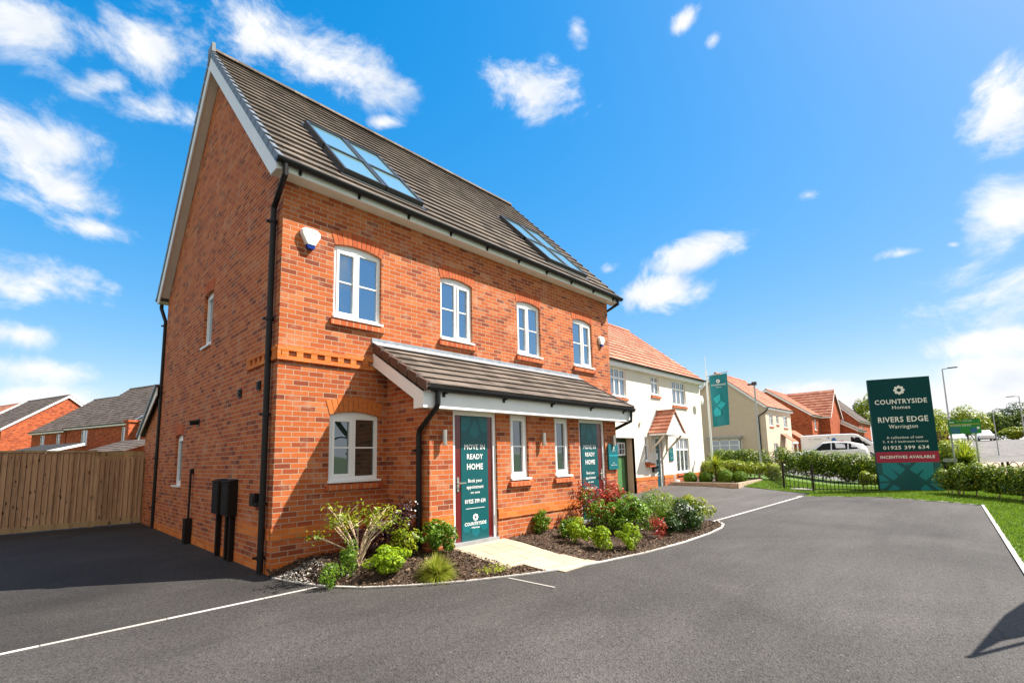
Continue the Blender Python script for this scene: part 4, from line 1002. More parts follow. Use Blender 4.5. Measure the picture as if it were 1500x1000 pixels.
# left background: terrace row, ridge direction turned about 19 degrees
row = 'brick houses behind the timber fence'
lt, lf_, lroof = gable_house('brick_house', 'long brick house behind the fence with grey-brown roof, nearest to the downpipe', (.63, 51.0, 0), -71.4, 13.6, 9.4, 5.0, 9.15, 'brick_far', 'tile_dark',
    [(2.4, 3.5, 3.45, 4.75), (8.7, 9.8, 3.45, 4.75), (12.2, 13.3, 3.45, 4.75)], group=row, n=18, gable_win=())
m = lf_.mb(); m.box(11.15, 11.6, -.3, 4.95, 0, .9); m.box(11.05, 11.7, 4.95, 5.12, -.05, 1.0); m.build('wing_wall', 'brick_far', lt)
rl = math.hypot(4.92, 4.1); s = np.array([0, 4.1/rl, -4.92/rl])
m = lf_.mb(); a = np.array([11.1, 5.12, .22]); b = a+s*rl*.92+np.array([1.6, 0, 0]); nn = np.array([0, 4.92, 4.1])/rl
m.loft([[a+nn*.05+np.array([-.12, 0, 0]), a+nn*.05+np.array([.12, 0, 0]), a+nn*.07+np.array([.12, 0, 0]), a+nn*.07+np.array([-.12, 0, 0])], [b+nn*.05+np.array([-.12, 0, 0]), b+nn*.05+np.array([.12, 0, 0]), b+nn*.07+np.array([.12, 0, 0]), b+nn*.07+np.array([-.12, 0, 0])]]); m.build('valley', 'lead', lroof)
m = lf_.mb(); m.extr([(9.4, 8.3, -3.2), (10.9, 8.3, -3.2), (10.15, 8.95, -3.2)], (0, 0, -1.2)); m.build('gablet', 'white', lroof)
l2, l2f, _ = gable_house('brick_house', 'lower brick house joined to the left end of the long grey-roofed one', (-1.45, 57.2, 0), -71.4, 6.3, 9.4, 4.85, 8.55, 'brick_far', 'tile_dark', [(1.6, 2.5, 3.3, 4.6), (4.6, 5.4, 3.3, 4.6)], group=row, n=16)
l3, l3f, _ = gable_house('brick_house', 'brick house with sunlit orange gable and white bargeboards behind the fence', (-6.3, 67.5, 0), -71.4, 8.8, 9.6, 5.3, 9.1, 'brick_far', 'tile_dark', [(7.3, 8.3, 3.2, 4.6)], group=row, n=16)
l4, l4f, _ = gable_house('brick_house', 'orange-roofed brick house at the far left edge behind the fence', (-10.6, 83.5, 0), -71.4, 11, 9.6, 5.6, 9.3, 'brick_far', 'tile_red', [(9, 10, 3.2, 4.6)], group=row, n=16)
t = thing('lean_to', 'dark glazed lean-to roof just above the timber fence', 'lean-to', (1.0, 46.5, 0), row+' lean-tos')
m = MB(F((-.9, 50.6, 0), -71.4)); m.extr([(0, 2.75, 2.6), (0, 2.85, 2.6), (0, 3.55, 0), (0, 3.45, 0)], (7.0, 0, 0)); m.build('roof', 'dark', t)
m = MB(F((-.9, 50.6, 0), -71.4)); m.box(0, 7, 0, 2.75, 2.4, 2.55); m.build('wall', 'brick_far', t)
m = MB(F((-.9, 50.6, 0), -71.4)); m.extr([(7.0, 2.6, 2.65), (7.0, 2.78, 2.65), (7.0, 3.5, 0), (7.0, 3.3, 0)], (.05, 0, 0)); m.build('bargeboard', 'white', t)
t = thing('lean_to', 'pale tiled lean-to roof between the fence top and the rear wing', 'lean-to', (3.6, 36, 0), row+' lean-tos')
m = MB(F((3.1, 38.5, 0), -71.4)); slope(m, (0, 2.55, 2.6), (1, 0, 0), (0, .33, -.944), 5.5, 2.75, 6, th=.04); m.build('roof', 'tile_dark', t)
m = MB(F((3.1, 38.5, 0), -71.4)); m.box(0.1, 5.4, 0, 2.5, 2.3, 2.4); m.build('wall', 'brick_far', t)

# ------------------------------------------------------------------ timber fence
def fence(label, x0, x1, y, h, cap, group):
    t = thing('timber_fence', label, 'fence', ((x0+x1)/2, y, 0), group); f = F((0, y, 0), 0)
    m = f.mb(); x = x0; k = 0
    while x < x1-.02:
        w = min(.105+random.uniform(-.008, .008), x1-x); j = random.uniform(-.004, .004)
        m.hexa([(x, .16, .0+j), (x+w-.009, .16, .0+j), (x+w-.009, .16, .030+j), (x, .16, .012+j)][::-1], [(x, h-.05, .0+j), (x+w-.009, h-.05, .0+j), (x+w-.009, h-.05, .030+j), (x, h-.05, .012+j)][::-1])
        x += w; k += 1
    m.build('boards', 'fence', t)
    m = f.mb(); m.box(x0, x1, .10, h-.10, -.03, -.004); m.build('gap_shade', 'dark', t)  # dark sheet added so the gaps between boards read as shade
    m = f.mb(); m.box(x0, x1, .02, .16, .0, .03); m.build('gravel_board', 'fence_top', t)
    m = f.mb(); m.box(x0, x1, h-.05, h, -.05, .05) if cap else m.box(x0, x1, h-.06, h-.01, -.07, -.031)
    m.build('rail', 'fence_top', t)
    m = f.mb()
    for px in (x0, x1): m.box(px-.05, px+.05, -.1, h+.02, -.11, -.01)
    m.build('post', 'fence_top', t)
fence('tall timber closeboard fence with a pale top rail at the left edge', -5.2, -1.05, 9.45, 1.95, True, 'timber fence')
fence('lower darker timber fence panel meeting the brick wall', -1.03, -.02, 9.42, 1.80, False, 'timber fence')
m = MB(); m.box(-1.0, -.02, 1.80, 1.93, -9.62, -9.56); tag(m.build('fence_rail', 'fence_top'), 'pale timber board visible above the lower fence panel', 'timber board')

# ------------------------------------------------------------------ garden of the cream house
t = thing('raised_bed', 'low raised bed edged with pale sleepers in front of the cream house', 'raised bed', (17.8, 1.0, .1))
m = MB()
for a, b in (((16.75, 2.35), (16.62, -.35)), ((16.62, -.35), (19.8, -.25))):
    a = np.array(a); b = np.array(b); d = (b-a)/np.linalg.norm(b-a); nn = np.array([-d[1], d[0]])*.06
    q = [a-nn, b-nn, b+nn, a+nn]; m.hexa([(p[0], -.1, -p[1]) for p in q], [(p[0], .36, -p[1]) for p in q])
m.build('sleeper_edge', 'timber_edge', t)
m = MB(); m.face([(16.68, .30, .30), (19.8, .34, .20), (20.3, .36, -2.4), (16.76, .30, -2.4)]); m.face([(19.8, .34, .20), (20.3, .40, .20), (20.3, .36, -2.4)]); m.build('soil', 'soil', t)
def boxball(label, x, y, z, r):
    p, nr = ball_pts((x, y, z+r*.92), (r, r, r*.95), 1700, .05)
    core = leaves('box_ball', 'l_mid', p, nr, .05, None, .7); tag(core, label, 'clipped shrub', 'clipped box balls in the raised bed')
    p2, n2 = ball_pts((x, y, z+r*.92), (r*.85, r*.85, r*.82), 900, .08); leaves('foliage', 'l_lime', p2*1.0, n2, .05, core, .7)
boxball('clipped box ball nearest the teal door', 17.55, 1.86, .24, .26); boxball('clipped box ball just left of the spiky palm', 17.75, 1.28, .24, .26)
boxball('clipped box ball just right of the spiky palm', 17.98, .56, .24, .30); boxball('clipped box ball at the right corner of the sleeper edging', 18.15, .05, .24, .27)
def palm(label, x, y, z, h, r, mat, cat='palm'):
    t = thing('spiky_palm', label, cat, (x, y, z))
    blade_tuft('fronds', mat, (x, y, z+h*.62), 260, r, 1.9, .06, t, droop=.55, seg=4)
    m = MB(); m.tube([(x, z-.1, -y), (x+.02, z+h*.35, -y), (x, z+h*.66, -y)], [.075, .06, .055], 8); m.build('trunk', 'bark', t)
palm('small spiky palm standing in the raised bed between the box balls', 18.25, 1.02, .30, 1.05, .62, 'l_yellow')
def hedge(name, label, cat, pts, w, h, mat, n, leaf=.07, group=None, low=.06, z=None, k=None):
    pts = [np.array(p, float) for p in pts]; seg = [np.linalg.norm(pts[i+1]-pts[i]) for i in range(len(pts)-1)]; tot = sum(seg)
    k = k or int(tot*5); P = []; NN = []
    cl = []
    for i in range(k):
        s = RNG.uniform(0, tot); j = 0
        while s > seg[j] and j < len(seg)-1: s -= seg[j]; j += 1
        d = (pts[j+1]-pts[j])/seg[j]; p = pts[j]+d*s; nn = np.array([-d[1], d[0]])
        o = RNG.uniform(-.32, .32)*w; q = p+nn*o; hh = RNG.uniform(.28, .80)
        cl.append((q[0], q[1], hh*h))
    cl = np.array(cl); idx = RNG.integers(0, k, n); dd = RNG.normal(size=(n, 3)); dd /= np.linalg.norm(dd, axis=1)[:, None]
    P = cl[idx]+dd*np.array([w*.36, w*.36, h*.26])*(RNG.uniform(.5, 1.1, n)**.5)[:, None]
    P[:, 2] = np.maximum(P[:, 2], low)
    g = np.array([G(a, b) if z is None else z for a, b in P[:, :2]]); P[:, 2] += g
    t = thing(name, label, cat, (*pts[0], G(*pts[0]) if z is None else z), group)
    leaves('foliage', mat, P, dd+np.array([0, 0, .4])+RNG.normal(size=(n, 3))*.3, leaf, t, .65)
    m = MB()
    for i in range(int(tot*4)):
        s = RNG.uniform(0, tot); j = 0
        while s > seg[j] and j < len(seg)-1: s -= seg[j]; j += 1
        d = (pts[j+1]-pts[j])/seg[j]; p = pts[j]+d*s; zz = G(*p) if z is None else z
        e = p+RNG.normal(size=2)*w*.25
        m.tube([(p[0], zz-.05, -p[1]), ((p[0]+e[0])/2, zz+h*.3, -(p[1]+e[1])/2), (e[0], zz+h*.75, -e[1])], [.022, .018, .008], 5, cap=False)
    m.build('stem', 'twig', t); return t
hedge('hedge', 'dense dark green hedge in front of the parked white car and van', 'hedge', [(24.2, .2), (24.0, -4.6)], 1.1, 1.42, 'l_hedge', 17000, .095, k=130)
hedge('hedge', 'dark green hedge below the beige house window', 'hedge', [(24.6, 3.6), (24.3, .6)], 1.0, 1.25, 'l_hedge', 9000, .09, k=70)
hedge('hedge', 'low yellow-green hedge behind the railing posts right of the box balls', 'hedge', [(20.6, 2.9), (20.3, -.9)], .8, .75, 'l_yellow', 9000, .075, k=60)
hedge('hedge', 'loose bushy planting at the corner behind the raised bed', 'hedge', [(21.5, 4.6), (21.2, 3.0)], 1.0, 1.5, 'l_yellow', 2600, .09)
hedge('hedge', 'small yellow-green bush beside the left foot of the tall teal sign', 'shrub', [(19.4, -3.6), (19.5, -4.3)], .5, .75, 'l_yellow', 1500, .07)
hedge('hedge', 'long low privet hedge right of the tall teal sign', 'hedge', [(18.9, -6.15), (17.7, -7.0), (16.6, -7.9), (14.6, -9.3)], .70, 1.0, 'l_hedge', 26000, .07, low=.2, k=150)
# metal railing with two posts and a gate
t = thing('railing', 'low dark metal railing with vertical bars on the grass left of the tall sign', 'railing', (18.2, -3.4, .1))
def rail_run(m, a, b, z0, h, sp, r=.011):
    a, b = np.array(a, float), np.array(b, float); ln = np.linalg.norm(b-a); n = int(ln/sp)
    for i in range(n+1):
        p = a+(b-a)*i/n; zz = G(*p)+z0; m.tube([(p[0], zz-.05, -p[1]), (p[0], zz+h, -p[1])], r, 6)
    za, zb = G(*a)+z0, G(*b)+z0
    for q in (.10, h*.58): m.tube([(a[0], za+q, -a[1]), (b[0], zb+q, -b[1])], r*1.3, 6)
m = MB(); rail_run(m, (18.05, -2.62), (18.6, -4.45), 0, .66, .115); m.build('bars', 'black', t)
m = MB(); rail_run(m, (18.2, -1.62), (18.08, -2.5), 0, .80, .13); m.build('gate', 'black', t)
for x, y in ((18.2, -1.55), (18.05, -2.56)):
    m = MB(); zz = G(x, y); m.box(x-.03, x+.03, zz-.1, zz+1.02, -y-.03, -y+.03); m.build('post', 'black', t)
m = MB(); m.box(18.0, 18.5, .06, G(18, -2)+.05, 1.75, 2.45); struct(m.build('path', 'concrete'))
t = thing('railing', 'dark metal railing along the yellow-green hedge by the raised bed', 'railing', (18.9, -.8, .1))
m = MB(); rail_run(m, (18.25, -1.5), (20.0, -.5), 0, .7, .14, .009); m.build('bars', 'black', t)
def bowtop(label, a, b, h, group):
    a, b = np.array(a, float), np.array(b, float); ln = np.linalg.norm(b-a); n = int(ln/.30); t = thing('bow_top_railing', label, 'railing', (*((a+b)/2), G(*a)), group)
    m = MB(); u = (b-a)/ln
    for i in range(n):
        p = a+u*(i+.12)*ln/n; q = a+u*(i+.78)*ln/n; z = G(*p)
        w = np.linalg.norm(q-p)/2; c = (p+q)/2
        pts = [(p[0], z, -p[1]), (p[0], z+h-w, -p[1])]+[(c[0]-u[0]*w*math.cos(k), z+h-w+w*math.sin(k), -(c[1]-u[1]*w*math.cos(k))) for k in np.linspace(.3, math.pi-.3, 6)]+[(q[0], z+h-w, -q[1]), (q[0], z, -q[1])]
        m.tube(pts, .014, 6)
    z = G(*a)
    for k in (.12, h-.26): m.tube([(a[0], z+k, -a[1]), (b[0], z+k, -b[1])], .02, 6)
    m.build('hoops', 'black', t)
    m = MB()
    for p in (a, b): m.box(p[0]-.035, p[0]+.035, z-.1, z+h+.02, -p[1]-.035, -p[1]+.035)
    m.build('post', 'black', t)
    return t
bowtop('black bow-top railing behind the hedge, left length by the green board leg', (22.0, -6.75), (21.7, -7.62), .93, 'bow-top railings')
bowtop('black bow-top railing behind the hedge at the right edge of the view', (21.65, -7.75), (20.9, -9.6), .95, 'bow-top railings')

# ------------------------------------------------------------------ tall teal sign
so = np.array([19.35, -4.35, 0.0]); se = np.array([19.98, -6.06, 0]); sa = math.degrees(math.atan2((se-so)[1], (se-so)[0])); SW = float(np.linalg.norm(se-so)); SH = 4.06
sf = F(so, sa)
t = thing('totem_sign', 'tall dark teal advertising board with white lettering and a crimson band standing on the grass', 'sign', tuple((so+se)/2))
m = sf.mb(); m.box(0, SW, .02, SH, -.16, 0); bd = m.build('board', 'teal_dk', t)
m = sf.mb(); m.box(.003, SW-.003, 1.02, 1.40, 0, .004); m.build('crimson_band', 'crimson', bd)
m = sf.mb(); m.box(.003, SW-.003, .02, 1.02, 0, .003); m.build('lower_panel', 'teal', bd)
m = sf.mb(); X = lambda x, y: ((x-198-(y-425)*.055)/1012*SW, .02+(890-y)/465*1.0)
for pl in ([(285, 430), (525, 430), (655, 540), (570, 625), (455, 545), (440, 548), (540, 650), (460, 725), (290, 605)],
           [(845, 425), (1095, 425), (1110, 605), (970, 725), (868, 648), (955, 545), (930, 548), (835, 622), (722, 540)],
           [(595, 428), (680, 428), (680, 480)], [(700, 428), (760, 428), (700, 480)],
           [(212, 635), (290, 635), (405, 735), (225, 735)], [(225, 765), (405, 765), (290, 860), (232, 860)],
           [(1150, 630), (1230, 680), (1238, 735), (1030, 740)], [(1030, 765), (1238, 765), (1245, 870), (1150, 870)],
           [(460, 785), (560, 850), (520, 885), (360, 885)], [(965, 785), (1075, 885), (900, 885), (880, 850)]):
    poly_on(m, clip_rect([X(*p) for p in pl], .006, SW-.006, .025, 1.015), .006)
m.build('flower_pattern', 'teal_lt', bd)
m = sf.mb(); c = SW*.5
emblem(m, c, 3.62, .17, .004); text(m, 'COUNTRYSIDE', c, 3.13, .165, .004, SW*.84, bold=.025); text(m, 'Homes', c, 2.94, .125, .004, SW*.29, bold=.01)
text(m, 'RIVERS EDGE', c, 2.47, .19, .004, SW*.80, bold=.025); text(m, 'Warrington', c, 2.24, .14, .004, SW*.46, bold=.01)
text(m, 'A collection of new', c, 1.87, .09, .004, SW*.58, bold=.01); text(m, '3, 4 & 5 bedroom homes', c, 1.73, .075, .004, SW*.72, bold=.01); text(m, '01925 399 634', c, 1.49, .125, .004, SW*.73, bold=.02)
text(m, 'INCENTIVES AVAILABLE', c, 1.165, .10, .008, SW*.86, bold=.03)
m.build('lettering', 'ink', bd)

# ------------------------------------------------------------------ flagpole, poles, lamps, boards
fx, fy = 22.0, 2.62; g0 = G(fx, fy)
t = thing('flagpole', 'white flagpole carrying a hanging teal banner beside the cream house', 'flagpole', (fx, fy, g0))
m = MB(); m.tube([(fx, g0-.1, -fy), (fx, 5.72, -fy)], .055, 10, r2=.04); m.tube([(fx, 5.72, -fy), (fx, 6.5, -fy)], .012, 6); m.build('pole', 'white', t)
m = MB(); m.tube([(fx, 5.42, -fy), (fx+.1, 5.56, -fy+1.05)], .02, 6); m.build('banner_arm', 'galv', t)
ff = F((fx+.02, fy-.14, 0), -84)
fl = MB(ff); nx, nz = 10, 16; W_, z1, z0 = .86, 5.42, 2.82
def fp(i, j, w): u = i/nx*W_; v = z0+(z1-z0)*j/nz; k = .055*math.sin(u*6+v*1.3)*(1-j/nz*.7); return (u*(1-.06*(1-j/nz)), v+.07*u/W_*(1 if True else 0), k+w)
for i in range(nx):
    for j in range(nz):
        a = [fp(i, j, .004), fp(i+1, j, .004), fp(i+1, j+1, .004), fp(i, j+1, .004)]; fl.face(a)
        b = [fp(i, j, -.004), fp(i+1, j, -.004), fp(i+1, j+1, -.004), fp(i, j+1, -.004)]; fl.face(b[::-1])
banner = fl.build('banner', 'teal_flag', t, smooth=False)
m = ff.mb()
def onf(pts, w=.010):              # a flat figure laid on the cloth, cut in small facets
    for p in [pts]:
        q = []
        for u, v in p:
            i = u/W_*nx; j = (v-z0)/(z1-z0)*nz; q.append(fp(i, j, w+.03))
        a = sum(q[k][0]*q[(k+1) % len(q)][1]-q[(k+1) % len(q)][0]*q[k][1] for k in range(len(q)))
        m.face(q if a > 0 else q[::-1])
onf([(.12, 4.25), (.48, 4.42), (.50, 4.12), (.30, 3.92)]); onf([(.52, 4.08), (.74, 3.90), (.52, 3.62), (.30, 3.86)]); onf([(.10, 3.62), (.28, 3.82), (.50, 3.58), (.48, 3.32), (.14, 3.34)]); onf([(.05, 4.42), (.10, 4.45), (.10, 4.35), (.05, 4.35)])
m.build('flower_pattern', 'teal_pale', banner)
m = ff.mb(); emblem(m, .42, 5.12, .10, .05); text(m, 'COUNTRYSIDE', .43, 4.90, .075, .05, .70, bold=.03); text(m, 'Homes', .43, 4.79, .05, .05, .26, bold=.02); m.build('lettering', 'ink', banner)
px, py = 22.0, .36; g0 = G(px, py)
t = thing('camera_pole', 'slim grey pole topped by a small camera in front of the beige house', 'pole', (px, py, g0))
m = MB(); m.tube([(px, g0-.1, -py), (px, 1.15, -py)], .06, 10); m.tube([(px, 1.15, -py), (px, 4.72, -py)], .038, 10); m.build('pole', 'galv', t)
m = MB(); m.box(px-.07, px+.07, 4.70, 4.86, -py-.10, -py+.10); m.box(px-.03, px+.03, 4.72, 4.80, -py-.30, -py-.10); m.build('camera', 'frame_grey', t)
def lamp(label, x, y, h, arm, r=.045):
    g0 = G(x, y); t = thing('street_lamp', label, 'street lamp', (x, y, g0), 'street lamps along the far road')
    m = MB(); m.tube([(x, g0-.1, -y), (x, h, -y)], r*1.4, 8, r2=r*.8); m.build('pole', 'galv', t)
    m = MB(); m.tube([(x, h-.02, -y), (x, h+.01, -y+arm*.4)], r*.5, 6); m.box(x-.10, x+.10, h-.01, h+.05, min(-y+arm*.35, -y+arm), max(-y+arm*.35, -y+arm)); m.build('lantern', 'frame_grey', t); return t
lamp('tall street lamp rising behind the green board', 40.0, -5.9, 6.70, .75)
lamp('shorter street lamp with a cross arm beyond the white car', 60.0, -8.42, 4.86, .6, .035)
lamp('street lamp at the right edge of the view', 60.0, -10.22, 5.95, -.8, .04)
# green board on legs
gb = F((21.0, -6.36, 0), -80); t = thing('green_board', 'green information board with white headings on two metal legs', 'sign', (21, -6.8, 0))
m = gb.mb(); m.box(0, .86, 1.98, 2.50, 0, .03); bo = m.build('board', 'boardgreen', t)
m = gb.mb(); m.box(.06, .30, 2.10, 2.15, .03, .034); m.box(.06, .30, 2.02, 2.07, .03, .034); m.box(.04, .33, 2.17, 2.20, .03, .034); m.box(.58, .74, 2.03, 2.18, .03, .034); m.build('picture_panel', 'bluep', bo)
m = gb.mb(); m.box(.03, .84, 2.315, 2.33, .03, .034); text(m, 'HOMES', .31, 2.42, .05, .036, .16); m.build('yellow_heading', 'yellow', bo)
m = gb.mb(); m.box(.03, .16, 2.39, 2.42, .03, .034); text(m, 'FOR SALE', .53, 2.42, .05, .036, .22); text(m, 'RIVERS EDGE', .33, 2.25, .055, .036, .54); m.box(.75, .82, 2.14, 2.22, .03, .034); m.build('white_heading', 'ink', bo)
for u in (.06, .70):
    m = gb.mb(); m.tube([(u, -.3, -.04), (u, 2.45, -.04)], .028, 8); m.build('leg', 'galv', t)
nb = F((20.9, -6.05, 0), -82); t = thing('nameplate', 'small grey street nameplate on short dark posts right of the tall sign', 'sign', (20.9, -6.2, 0))
m = nb.mb(); m.box(.06, .44, 1.00, 1.12, 0, .02); pl = m.build('plate', 'galv', t)
m = nb.mb(); text(m, 'RIVERS EDGE', .25, 1.035, .05, .022, .32); m.build('lettering', 'dark', pl)
for u in (.09, .41):
    m = nb.mb(); m.box(u-.03, u+.03, -.1, 1.05, -.07, -.01); m.build('post', 'dark', t)
palm('bushy yellow-green spiky plant in front of the green board', 21.4, -6.66, .0, 1.6, .95, 'l_yellow', 'spiky plant')
hedge('shrub', 'arching yellow-green shrub behind the right edge of the tall sign', 'shrub', [(22.4, -6.1), (22.2, -6.75)], 1.3, 1.75, 'l_yellow', 5000, .11, k=26)
# ------------------------------------------------------------------ vehicles
def car(name, label, x, y, ang, Lc, Wd, prof, glass, wheels, wr=.34, cat='car', roofz=None, tumble=.16):
    # prof: stations (s, z_bottom, z_belt, z_roof, half width at belt, half width at roof)
    g0 = G(x, y); t = thing(name, label, cat, (x, y, g0)); f = F((x, y, g0), ang)
    def ring(p):
        s, zb, zl, zr, hw, hr = p
        return [(s, zb, -hw*.94), (s, zb+.12, -hw), (s, zl-.05, -hw), (s, zl, -hw*.985), (s, zr-.05, -hr), (s, zr, -hr*.82), (s, zr, hr*.82), (s, zr-.05, hr), (s, zl, hw*.985), (s, zl-.05, hw), (s, zb+.12, hw), (s, zb, hw*.94)]
    m = f.mb(); m.loft([ring(p) for p in prof]); b = m.build('body', 'carwhite', t, smooth=False)
    m = f.mb()
    for side in (1, -1):
        for quad in glass:
            q = []
            for s, fr in quad:         # fr: 0 at the belt, 1 at the roof
                i = max(k for k in range(len(prof)-1) if prof[k][0] <= s+1e-6) if s > prof[0][0] else 0
                p0, p1 = prof[i], prof[i+1]; tt = (s-p0[0])/(p1[0]-p0[0]); P = [p0[k]+(p1[k]-p0[k])*tt for k in range(6)]
                z = P[2]+(P[3]-.05-P[2])*fr; hw = P[4]*.985+(P[5]-P[4]*.985)*fr
                q.append((s, z, side*(hw+.008)))
            m.face(q if side > 0 else q[::-1])
        m.cut()
    m.build('side_window', 'carglass', t)
    for s in wheels:
        for side in (1, -1):
            m = f.mb(); hw = Wd/2; n = 20
            m.loft([[(s+wr*k*math.cos(a), wr+wr*k*math.sin(a), side*w) for a in np.linspace(0, 2*math.pi, n+1)[:-1]][::side] for k, w in ((.9, hw-.22), (1, hw-.18), (1, hw-.02), (.9, hw+.012))]); wh = m.build('wheel', 'tyre', t)
            m = f.mb(); m.loft([[(s+wr*k*math.cos(a), wr+wr*k*math.sin(a), side*w) for a in np.linspace(0, 2*math.pi, n+1)[:-1]][::side] for k, w in ((.64, hw-.02), (.62, hw+.02), (.2, hw+.006))]); m.build('rim', 'galv', wh)
    return t, f, b
suv = [(0, .45, .78, .80, .72, .60), (.15, .30, .92, .95, .86, .70), (1.05, .24, 1.02, 1.06, .90, .74), (1.30, .24, 1.03, 1.12, .91, .74), (2.05, .24, 1.06, 1.62, .92, .62), (2.7, .24, 1.07, 1.68, .92, .62), (3.6, .24, 1.08, 1.62, .92, .62), (4.25, .26, 1.10, 1.45, .90, .66), (4.48, .32, 1.06, 1.12, .86, .70), (4.56, .45, .85, .90, .78, .66)]
sglass = [[(1.55, .05), (2.55, .05), (2.55, .92), (2.10, .92)], [(2.62, .05), (3.5, .05), (3.5, .90), (2.62, .92)], [(3.57, .05), (4.1, .1), (3.85, .8), (3.57, .88)]]
# nose towards the left of the view
t, f, b = car('parked_car', 'white estate-style car parked behind the dark hedge in front of the van', 37.0, 2.75, -87, 4.56, 1.84, suv, sglass, (.85, 3.6))
m = f.mb()
for s in (1, -1): m.extr([(.02, .74, s*.40), (.16, .86, s*.80), (.16, .72, s*.84), (.02, .64, s*.44)], (.03, 0, 0)); m.cut()
m.build('headlight', 'pane_far', t)
m = f.mb(); m.loft([[(1.32, 1.11, -.70), (1.32, 1.11, .70), (1.36, 1.13, .70), (1.36, 1.13, -.70)], [(2.02, 1.60, -.52), (2.02, 1.60, .52), (2.06, 1.63, .52), (2.06, 1.63, -.52)]]); m.build('windscreen', 'carglass', t)
van = [(0, .40, 1.1, 2.12, .98, .93), (.06, .34, 1.1, 2.20, 1.0, .95), (2.6, .32, 1.1, 2.24, 1.0, .95), (3.75, .32, 1.1, 2.22, 1.0, .94), (4.05, .32, 1.1, 2.14, 1.0, .90), (4.95, .40, 1.22, 1.50, 1.0, .88), (5.15, .40, 1.20, 1.36, .99, .86), (5.65, .42, 1.02, 1.10, .95, .80), (5.78, .55, .85, .90, .86, .72)]
vglass = [[(3.55, .02), (4.9, .02), (4.55, .45), (4.12, .85), (3.60, .80)]]
t, f, b = car('delivery_van', 'long white panel van with small orange and blue graphics parked beyond the hedge', 46.0, 4.0, -86, 5.78, 2.0, van, vglass, (1.0, 4.7), .36, 'van')
m = f.mb(); m.loft([[(4.12, 2.08, -.72), (4.12, 2.08, .72), (4.16, 2.12, .72), (4.16, 2.12, -.72)], [(4.93, 1.50, -.80), (4.93, 1.50, .80), (4.97, 1.53, .80), (4.97, 1.53, -.80)]]); m.build('windscreen', 'carglass', t)
m = f.mb(); text(m, 'MY GREEN', 1.05, 1.80, .12, 1.012, .9); text(m, 'services', .75, 1.66, .07, 1.012, .3); m.build('lettering', 'inkgrey', b)
m = f.mb(); m.face([(2.3, 1.50, 1.012), (3.1, 1.50, 1.012), (3.1, 1.68, 1.012), (2.3, 1.64, 1.012)]); m.build('orange_graphic', 'orange', b)
m = f.mb(); m.face([(2.2, 1.66, 1.014), (2.6, 1.68, 1.014), (2.5, 1.92, 1.014), (2.35, 1.92, 1.014)]); m.face([(2.0, 1.9, 1.014), (2.1, 1.9, 1.014), (2.1, 2.0, 1.014), (2.0, 2.0, 1.014)]); m.build('blue_graphic', 'bluep', b)
m = f.mb(); m.box(4.3, 4.5, 1.3, 1.55, 1.02, 1.14); m.build('mirror', 'black', t)
t, f, b = car('parked_car', 'small white car far off on the road between the bushes', 98.0, -8.3, 6, 4.56, 1.84, suv, sglass, (.85, 3.6))
t, f, b = car('parked_car', 'white car partly hidden below the right end of the green board', 84.0, -5.4, 4, 4.56, 1.84, suv, sglass, (.85, 3.6))
m = MB(); m.box(86, 90, 1.6, 4.0, 1.7, 4.6); m.box(85.9, 90.1, 4.0, 4.15, 1.5, 4.8); o = tag(m.build('red_kiosk', 'red'), 'small red building glimpsed behind the right edge of the tall teal sign', 'shed')
m = MB(F((85.98, -2.2, 0), -90)); m.box(0, .6, 1.6, 3.4, 0, .05); m.box(1.0, 2.0, 2.2, 3.4, 0, .05); m.build('door', 'brownwood', o)

# ------------------------------------------------------------------ trees
def tree(label, x, y, h, r, mat, n=2600, leaf=.28, group=None, trunk=.16, lowc=.25, name='leafy_tree', k=22):
    z = G(x, y); t = thing(name, label, 'tree', (x, y, z), group); c = (x, y, z+h*(lowc+1)/2)
    p, nr = clump_pts(c, (r, r, h*(1-lowc)/2), n, k, .36, low=-1); leaves('crown', mat, p, nr, leaf, t, .6)
    m = MB(); m.tube([(x, z-.2, -y), (x+.1, z+h*.3, -y), (x, z+h*.62, -y-.1)], [trunk, trunk*.8, trunk*.4], 8)
    for i in range(6):
        a = i*1.05; q = (x+r*.6*math.cos(a), z+h*(.6+.05*(i % 3)), -y+r*.6*math.sin(a)); m.tube([(x, z+h*(.25+.03*i), -y), q], [trunk*.5, trunk*.15], 6)
    m.build('trunk', 'bark', t); return t
gp = 'trees and bushes beyond the far road'
tree('light green tree left of the tall sign behind the brick houses', 80, 3.7, 7.0, 1.5, 'l_yellow', 1500, .26, k=14)
tree('dark pine-like tree top above the far brick roof', 96, 6.7, 6.6, 1.5, 'l_dark', 900, .3, lowc=.6, k=9)
tree('yellow-green tree right behind the tall sign', 70, -4.2, 4.6, 1.6, 'l_yellow', 1800, .24)
tree('reddish sparse young tree between the tall sign and the green board', 50, -5.0, 4.2, .8, 'l_yellow', 220, .16, k=9)
